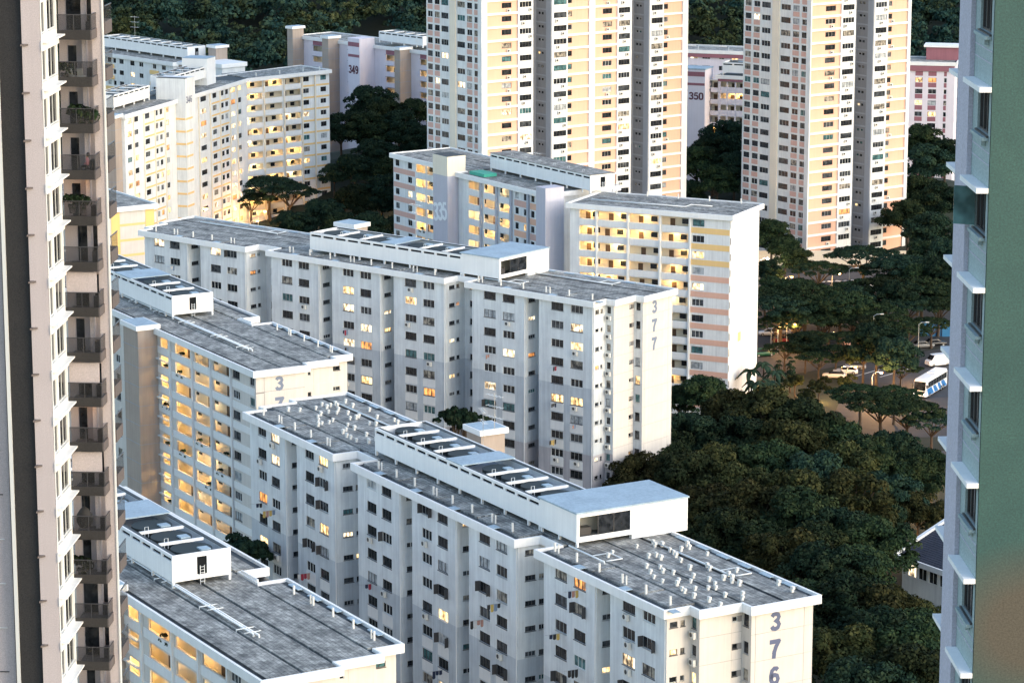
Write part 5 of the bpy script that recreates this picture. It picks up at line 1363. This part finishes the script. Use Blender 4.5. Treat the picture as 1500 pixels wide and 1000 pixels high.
def coach(u, v, rot):
    p = at(u, v, 1.6); L, W, H = 11.5, 1.25, 3.5
    rt = thing('coach', 'white coach with blue sweeping side stripes and a black windscreen', 'bus', (p[0], p[1], .03), R_(rot))
    def sec(x, w, z0, z1): return [(x, -w, z0), (x, -w, z1 - .35), (x, -w + .22, z1), (x, w - .22, z1), (x, w, z1 - .35), (x, w, z0)]
    b = MB(); loft(b, [sec(-5.7, 1.15, .5, 3.3), sec(-5.5, W, .38, H), sec(5.2, W, .38, H), sec(5.7, 1.2, .4, 3.2), sec(5.85, 1.1, .45, 2.0)]); b.build('body', 'car_white', rt, smooth=False)
    b = MB(); b.quad((5.23, -1.1, 3.12), (5.74, -1.12, 3.05), (5.88, -1.08, 1.75), (5.88, -1.08, 1.75)); 
    w = MB(); w.hexa([(5.86, -1.05, 1.55), (5.90, -1.05, 1.55), (5.90, 1.05, 1.55), (5.86, 1.05, 1.55), (5.68, -1.1, 3.1), (5.75, -1.1, 3.1), (5.75, 1.1, 3.1), (5.68, 1.1, 3.1)]); w.build('windscreen', 'glass_dark', rt)
    w = MB(); w.box(5.86, 5.9, -1.0, 1.0, .75, 1.4); w.build('grille', 'frame_dark', rt)
    for y in (-.9, .9): w = MB(); w.box(5.88, 5.93, y - .16, y + .16, .78, 1.0); w.build('headlight', 'head_lamp', rt)
    for sg in (-1, 1):
        for i in range(7): w = MB(); w.box(-5.2 + i * 1.45, -3.82 + i * 1.45, sg * (W + .004) - .012, sg * (W + .004) + .012, 1.9, 2.95); w.build('side_window', 'glass_dark', rt)
        s = plain('coach_blue', C(.03, .16, .42), .3) if 'coach_blue' not in M else M['coach_blue']
        for i, (x0, x1, sl) in enumerate(((-5.5, -3.2, 1.2), (-2.9, -1.2, 1.0), (-.8, 1.2, 1.1), (1.6, 4.6, .9))):
            y = sg * (W + .012); w = MB(); w.poly([(x0, y, .45), (x1, y, .45), (x1 + sl, y, 1.82), (x0 + sl * 1.6, y, 1.82)][::(1 if sg < 0 else -1)]); w.build('side_stripe', 'coach_blue', rt)
        for x in (-3.6, -2.4, 3.9): o = link('wheel', CARM['tyre'], rt, Matrix.Translation((x, sg * 1.12, .48)) @ Matrix.Diagonal((1.5, 1.5, 1.5, 1))); link('rim', CARM['rim'], o)
    for y in (-1.35, 1.35): w = MB(); w.box(5.6, 5.75, y - .12, y + .12, 2.0, 2.6); w.build('mirror', 'frame_dark', rt)
    w = MB(); w.box(-2, 0, -.7, .7, H + .002, H + .2); w.build('roof_unit', 'car_white', rt)
coach(1363, 562, 243)
# hoarding panels, kiosk, bins
hb = thing('site_hoarding', 'site hoarding of blue, green and white sheet panels behind the car park', 'hoarding', at(1345, 492, 0))
for i, c in enumerate(['blue', 'blue', 'blue', 'blue', 'green', 'white', 'white', 'blue']):
    if 'hoard_' + c not in M: plain('hoard_' + c, {'blue': C(.03, .17, .36), 'green': C(.03, .20, .10), 'white': C(.30, .42, .48)}[c], .5)
    q = MB(); q.box(i * 2.3, i * 2.3 + 2.24, 0, .06, 0, 3.0); o = q.build('panel', 'hoard_' + c, hb); o.location.y = -i * .35
p = at(1240, 514, 0); q = thing('sculpture', 'pale pink rounded boulder-like shelter on the road island', 'shelter', p)
b = MB(); b.tube([(0, 0, 0), (0, 0, .8), (.1, 0, 1.9), (.2, 0, 2.5)], [.8, .95, .7, .3], 14); b.build('dome', plain('pink_shell', C(.60, .36, .32), .6), q, smooth=True); b = MB(); b.box(.9, 1.7, -.4, .4, 0, 1.0); b.build('side_box', 'pipe', q)
# ------------------------------------------------------------------ street lamps
def lamp(u, v, h, where, white=False, power=900, arm=1.6, rot=None):
    """u, v = photo pixel of the lit head"""
    p = at(u, v, h); rt = thing('street_lamp', f'lit {"white" if white else "orange"} street lamp {where}', 'street lamp', (p[0] - arm, p[1], 0), 0, 'lit street lamps')
    b = MB(); b.tube([(0, 0, 0), (0, 0, h * .85), (arm * .15, 0, h * .96), (arm * .6, 0, h + .1), (arm, 0, h + .12)], [.10, .08, .07, .055, .05], 7); b.build('pole', 'metal', rt)
    b = MB(); b.box(arm - .35, arm + .35, -.16, .16, h + .02, h + .16); hd = b.build('lamp_head', 'metal', rt)
    b = MB(); b.tube([(arm, 0, h + .015), (arm, 0, h - .12), (arm, 0, h - .24)], [.30, .27, .08], 10); b.build('lamp_bulb', 'lamp_white' if white else 'lamp_glow', hd)
    l = bpy.data.lights.new('lamp_light', 'POINT'); l.energy = power; l.color = (1, .80, .55) if white else (1, .52, .18); l.shadow_soft_size = .3
    lo = bpy.data.objects.new('lamp_light', l); COL.objects.link(lo); lo.parent = rt; lo.location = (arm, 0, h - .5)
for a in ((574, 221, 10, 'standing above the left corner of block 335'), (388, 309, 6, 'under the umbrella tree by block 346'), (377, 323, 5, 'lower under the umbrella tree by block 346'), (499, 281, 6, 'beside the cars by block 346'), (1124, 378, 7, 'between the blank end wall and the leafy tree', True),
          (1152, 473, 6, 'above two cars beside the blank end wall'), (1142, 478, 5.5, 'half hidden by leaves beside the blank end wall'), (1165, 474, 6, 'third beside the blank end wall'), (1291, 545, 6, 'with a starry glare beside the coach apron'), (1334, 528, 5, 'in front of the van'), (1253, 537, 5, 'above the cars by the hedge'),
          (1341, 652, 5, 'beside the grove path'), (1348, 701, 5, 'deep among the grove trees'), (1195, 566, 3, 'inside the yellow-lit hedge'), (1254, 688, 5, 'glinting through the middle of the grove'), (1080, 55, 9, 'above the maroon eaves behind block 350'), (1388, 35, 9, 'in front of the lit road on the hill'), (1110, 535, 4, 'behind the palms by the end wall'), (1160, 405, 5, 'behind the long row of cars'), (1230, 400, 5, 'second behind the long row of cars'), (1297, 772, 4, 'lowest in the grove'), (590, 305, 5, 'among trees left of block 335'), (1378, 38, 8, 'second by the lit road on the hill')):
    lamp(*a[:4], white=len(a) > 4, power={1291: 2600, 388: 1800, 377: 900, 1160: 1500, 1230: 1500, 1124: 1000, 1110: 2200, 1334: 2200, 1152: 1200, 1195: 900, 1341: 1300, 1348: 1300, 1253: 800}.get(a[0], 420))
# unlit lamp posts in the car park
for u, v, h, w in ((1280, 463, 8, 'standing over the dark car park road'), (1346, 475, 9, 'in front of the blue hoarding'), (1244, 395, 9, 'in front of the long row of cars')):
    p = at(u, v, h); rt = thing('street_lamp', 'unlit grey street lamp ' + w, 'street lamp', (p[0], p[1], 0), 0, 'unlit street lamps'); b = MB(); b.tube([(0, 0, 0), (0, 0, h), (.5, 0, h + .35), (1.4, 0, h + .4)], [.1, .07, .06, .05], 6); b.build('pole', 'metal', rt); b = MB(); b.box(1.2, 1.9, -.15, .15, h + .36, h + .48); b.build('lamp_head', 'frame_white', rt)

# ------------------------------------------------------------------ hipped house at the right
def house():
    c = at(1312, 812, 6.0)
    B = Block('house', 'low house with dark shingled roof and broad white eaves', (c[0], c[1]), -57.0, 'house'); rt = B.root
    wall = MB(); L = 22; W = 18; e = B.edge((.7, .7), (L, .7))
    for k in range(9):
        s = 1.2 + k * 2.2
        e.window(s, s + 1.7, 3.4, 5.2, rt, bars=1, gm='glass_lit_pale' if k == 0 else 'glass_dark', fm='frame_white')
    e.wall(wall, 0, 5.5); B.edge((.7, W - .7), (.7, .7)).wall(wall, 0, 5.5); B.edge((L, .7), (L, W - .7)).wall(wall, 0, 5.5); B.edge((L, W - .7), (.7, W - .7)).wall(wall, 0, 5.5)
    wall.build('wall', 'white_wall', rt)
    q = MB(); q.box(-.1, L + .6, -.1, .15, 5.4, 6.15); q.build('eaves_board', 'white_trim', rt)
    r = MB(); r.quad((0, .152, 6.0), (L + .5, .152, 6.0), (L + .5, 9, 9.4), (0, 9, 9.4)); r.quad((L + .5, W, 6.0), (0, W, 6.0), (0, 9, 9.4), (L + .5, 9, 9.4)); ro = r.build('roof', 'gutter', rt)
    t = MB(); t.hexa([(-.25, -.1, 5.9), (.3, -.1, 5.9), (.3, 9, 9.4), (-.25, 9, 9.4), (-.25, -.1, 6.35), (.3, -.1, 6.35), (.3, 9, 9.85), (-.25, 9, 9.85)]); t.build('verge_board', 'white_trim', rt)
    t = MB(); t.hexa([(-.25, 9.002, 9.4), (.3, 9.002, 9.4), (.3, W + .1, 5.9), (-.25, W + .1, 5.9), (-.25, 9.002, 9.85), (.3, 9.002, 9.85), (.3, W + .1, 6.35), (-.25, W + .1, 6.35)]); t.build('verge_board', 'white_trim', rt)
    paint('shingle', C(.045, .05, .07), streak=.4)
    n = 22; sl = 8.84 / n
    for k in range(n):     # overlapping shingle courses
        y0 = .155 + k * sl; z0 = 6.0 + 3.4 * k / n; m = MB(); dz = 3.4 / n
        m.hexa([(.305, y0, z0 + .02), (L + .5, y0, z0 + .02), (L + .5, y0 + sl, z0 + dz + .005), (.305, y0 + sl, z0 + dz + .005), (.305, y0, z0 + .10), (L + .5, y0, z0 + .10), (L + .5, y0 + sl, z0 + dz + .03), (.305, y0 + sl, z0 + dz + .03)]); m.build('shingle_course', 'shingle', ro)
    w = MB(); w.box(.7, 18, -2.2, -1.2, 0, .9); w.build('planter', 'pavement_grey', rt)
house()

# ------------------------------------------------------------------ laundry, plants, antennas, balcony things
CLO = [C(.30, .04, .06), C(.55, .55, .54), C(.03, .04, .07), C(.50, .36, .12), C(.04, .04, .04), C(.38, .22, .18), C(.18, .24, .33)]
for i, c in enumerate(CLO): plain('cloth%d' % i, c, .9, spec=.1)
for n, (B, e, s, z) in enumerate(LAUNDRY):
    m = B.root.matrix_basis @ e.frame(s, z); big = random.random() < .6
    cs = [random.randrange(len(CLO)) for _ in range(random.randint(2, 4))]
    cn = {0: 'red', 1: 'white', 2: 'navy', 3: 'yellow', 4: 'black', 5: 'brown', 6: 'blue'}
    rt = thing('laundry_pole', f'laundry pole with {cn[cs[0]]} and {cn[cs[-1]]} washing under a window of block {"376" if B is B376 else "377"}', 'laundry', group='laundry hung out of windows'); rt.matrix_world = m
    rt.matrix_basis = m
    b = MB(); b.tube([(0, .02, 0), (0, -1.9, .06)], .02, 5); b.build('pole', 'metal', rt)
    for k, c in enumerate(cs):
        y = -.35 - k * .42; w = MB(); hh = random.uniform(.45, .9)
        pts = [(random.uniform(-.03, .03), y - .19 + j * .095, -hh * (1 if 0 < j < 4 else .85)) for j in range(5)]; tp = [(.0, y - .19 + j * .095, .03) for j in range(5)]
        for j in range(4): w.quad(pts[j], pts[j + 1], tp[j + 1], tp[j])
        w.build('garment', 'cloth%d' % c, rt)
pl = quads_mesh('plant', leaf_arrays([(0, 0, .25, .28), (.3, .0, .2, .22), (-.3, 0, .3, .22), (0, 0, -.05, .2)], 160, .11, .1, 9), 'leaf_green')
pls = [quads_mesh('plant', leaf_arrays([(x, -.12 + random.uniform(-.1, .1), random.uniform(-.45, .35), random.uniform(.12, .26)) for x in np.linspace(-w, w, n)], 60 * n, .09, .1, 90 + n), m) for w, n, m in ((.9, 7, 'leaf_green'), (.5, 4, 'leaf_green'), (1.3, 9, 'leaf_olive'))]
for (B, e, s, z) in PLANTS:
    m = B.root.matrix_basis @ e.frame(s, z, -.2); nb = {id(B378): 'the lit block behind 376', id(B375): 'the block with long roof pipes', id(B335): 'block 335', id(B346): 'block 346'}.get(id(B), 'a lilac far block')
    fl = ['topmost', 'second', 'third', 'fourth', 'fifth', 'sixth', 'seventh', 'eighth', 'ninth', 'tenth', 'eleventh', 'twelfth'][max(0, min(11, round((33.4 - z) / ST)))]
    rt = thing('potted_plant', f'potted plants on the {fl} corridor from the roof of {nb}', 'plant', group='corridor plants of ' + nb); rt.matrix_basis = m @ Matrix.Translation((0, 0, .02))
    link('foliage', random.choice(pls), rt); b = MB(); b.tube([(0, 0, 0), (0, 0, .22)], [.12, .16], 8); b.build('pot', 'stair_brown', rt)
def antenna(B, a, b, z, h, where):
    w = B.w(a, b, z); rt = thing('tv_antenna', 'thin television antenna mast ' + where, 'antenna', w, B.a + random.uniform(-.4, .4)); q = MB(); q.tube([(0, 0, 0), (0, 0, h)], .035, 5); q.build('mast', 'metal', rt)
    for k in range(3):
        q = MB(); zz = h - .3 - k * 1.3; q.tube([(-1.3, 0, zz), (1.3, 0, zz)], .025, 4)
        q.build('boom', 'pipe', rt)
        for j in range(5): q = MB(); x = -1.2 + j * .6; q.tube([(x, -.35, zz), (x, .35, zz)], .015, 4); q.build('element', 'pipe', rt)
antenna(B377, -44, 10.6, RZ + 3.2, 5.6, 'on the tank house of block 377'); antenna(B376, -56, 11.5, RZ - .1, 7.5, 'beside the tank house of block 376'); antenna(B376, -63, 17, RZ + 2.6, 4.5, 'on the small stair tower of block 376'); antenna(Bb, -34, 13, 36, 8, 'on the white block below the hill')
antenna(B335, 34, 12, RZ - .1, 3.5, 'on block 335')
# things on the balconies
LM = BL.root.matrix_basis
def spot(k): return [v for q, v in SPOTS.items() if q.endswith(k)][0]
def on_balcony(k, dx, dy, dz=.18):
    st = [v for q, v in SPOTS.items() if q[-len(k):] == k and not q[-len(k) - 1:-len(k)].isdigit()][0]; return LM @ Matrix.Translation((st[0] + dx, st[2] + dy, st[3] + dz))
def chair(k, dx, dy, rot, label, mat='frame_white'):
    rt = thing('balcony_chair', label, 'chair'); rt.matrix_basis = on_balcony(k, dx, dy) @ Matrix.Rotation(rot, 4, 'Z'); b = MB(); b.box(-.22, .22, -.22, .22, .42, .46); b.build('seat', mat, rt)
    b = MB(); b.hexa([(-.22, .18, .5), (.22, .18, .5), (.22, .22, .5), (-.22, .22, .5), (-.2, .28, .98), (.2, .28, .98), (.2, .32, .98), (-.2, .32, .98)]); b.build('backrest', mat, rt)
    for x in (-.2, .2):
        for y in (-.2, .2): b = MB(); b.tube([(x, y, 0), (x * .95, y * .95, .42)], .02, 5); b.build('leg', mat, rt)
chair('4', .9, .42, 2.6, 'white chair, left of two on the balcony with hanging greenery'); chair('4', 1.5, .42, 2.9, 'white chair, right of two on the balcony with hanging greenery')
def bplant(k, dx, dy, s, label, dz=.18):
    rt = thing('balcony_plant', label, 'plant'); rt.matrix_basis = on_balcony(k, dx, dy, dz) @ Matrix.Diagonal((s, s, s * 1.3, 1)); f = link('foliage', pl, rt, Matrix.Translation((0, 0, .3))); b = MB(); b.tube([(0, 0, 0), (0, 0, .35)], [.16, .22], 9); b.build('pot', 'mauve_grey', rt)
bplant('5', 1.3, .35, 1.6, 'leafy plant in a pot on the balcony below the white chairs'); bplant('5', 1.9, .35, 1.4, 'tall plant beside the corner rail below the white chairs'); bplant('4', .4, .4, 1.3, 'trailing plant left of the white chairs')
bplant('7', .6, .4, 1.2, 'planter shrub along the rail with tables', .75); bplant('7', 1.3, .35, 1.2, 'second planter shrub along the rail with tables', .75); bplant('15', .5, .5, 1.5, 'bright plant on the balcony below the hanging chair')
def egg_chair(k):
    rt = thing('hanging_chair', 'black hanging egg chair on a balcony', 'chair'); rt.matrix_basis = on_balcony(k, .75, .6, .75); b = MB()
    b.tube([(0, 0, -.1), (0, 0, .0), (0, 0, .35), (0, 0, .8), (0, 0, 1.2), (0, 0, 1.4)], [.12, .38, .56, .55, .30, .06], 16); b.build('basket', 'rubber', rt, smooth=True)
    b = MB(); b.tube([(0, 0, 1.4), (0, 0, 2.4)], .03, 5); b.build('chain', 'rubber', rt)
egg_chair('14')
# person seated on a balcony, side-on, facing left
def person(k):
    rt = thing('person', 'person in a pink top and dark trousers sitting on a balcony by the rail', 'person'); rt.matrix_basis = on_balcony(k, 1.75, .42, .3)
    plain('skin', C(.45, .25, .17), .6); plain('pink_top', C(.55, .22, .26), .9); plain('dark_cloth', C(.03, .03, .035), .9); plain('hair', C(.015, .01, .008), .6)
    V = [(0, 0, .52), (0, 0, .78), (-.03, 0, 1.0), (-.05, 0, 1.12), (-.07, 0, 1.27), (-.06, .18, 1.0), (-.02, .24, .76), (-.26, .2, .70), (-.06, -.18, 1.0), (-.02, -.24, .76), (-.26, -.2, .70), (-.05, .1, .50), (-.46, .12, .52), (-.45, .12, .1), (-.58, .13, .05), (-.05, -.1, .50), (-.46, -.12, .52), (-.45, -.12, .1), (-.58, -.13, .05)]
    Ed = [(0, 1), (1, 2), (2, 3), (3, 4), (2, 5), (5, 6), (6, 7), (2, 8), (8, 9), (9, 10), (0, 11), (11, 12), (12, 13), (13, 14), (0, 15), (15, 16), (16, 17), (17, 18)]
    rad = [.15, .14, .15, .055, .10, .065, .05, .04, .065, .05, .04, .09, .07, .05, .045, .09, .07, .05, .045]
    me = bpy.data.meshes.new('body'); me.from_pydata(V, Ed, []); o = link('body', me, rt); sk = o.modifiers.new('skin', 'SKIN'); sb = o.modifiers.new('sub', 'SUBSURF'); sb.levels = sb.render_levels = 2
    for i, r in enumerate(rad): me.skin_vertices[0].data[i].radius = (r, r)
    me.skin_vertices[0].data[0].use_root = True
    t = NT('person_cloth'); ob = t.obj(); sx = t.n('ShaderNodeSeparateXYZ'); t.l(ob, sx.inputs[0]); t.l(t.ramp(t.math('DIVIDE', sx.outputs[2], 2.0), [(0, C(.45, .25, .17)), (.05, C(.03, .03, .035)), (.305, C(.55, .22, .26)), (.545, C(.45, .25, .17))], True), t.b.inputs['Base Color']); me.materials.append(t.m)
    b = MB(); b.tube([(.0, 0, 1.16), (.0, 0, 1.2), (.02, 0, 1.32), (.0, 0, 1.41), (-.02, 0, 1.44)], [.04, .10, .125, .09, .03], 10); b.build('hair', 'hair', rt, smooth=True)
    chair(k, 1.72, .55, -1.57, 'dark chair under the seated person on the balcony', 'rubber')
person('6')
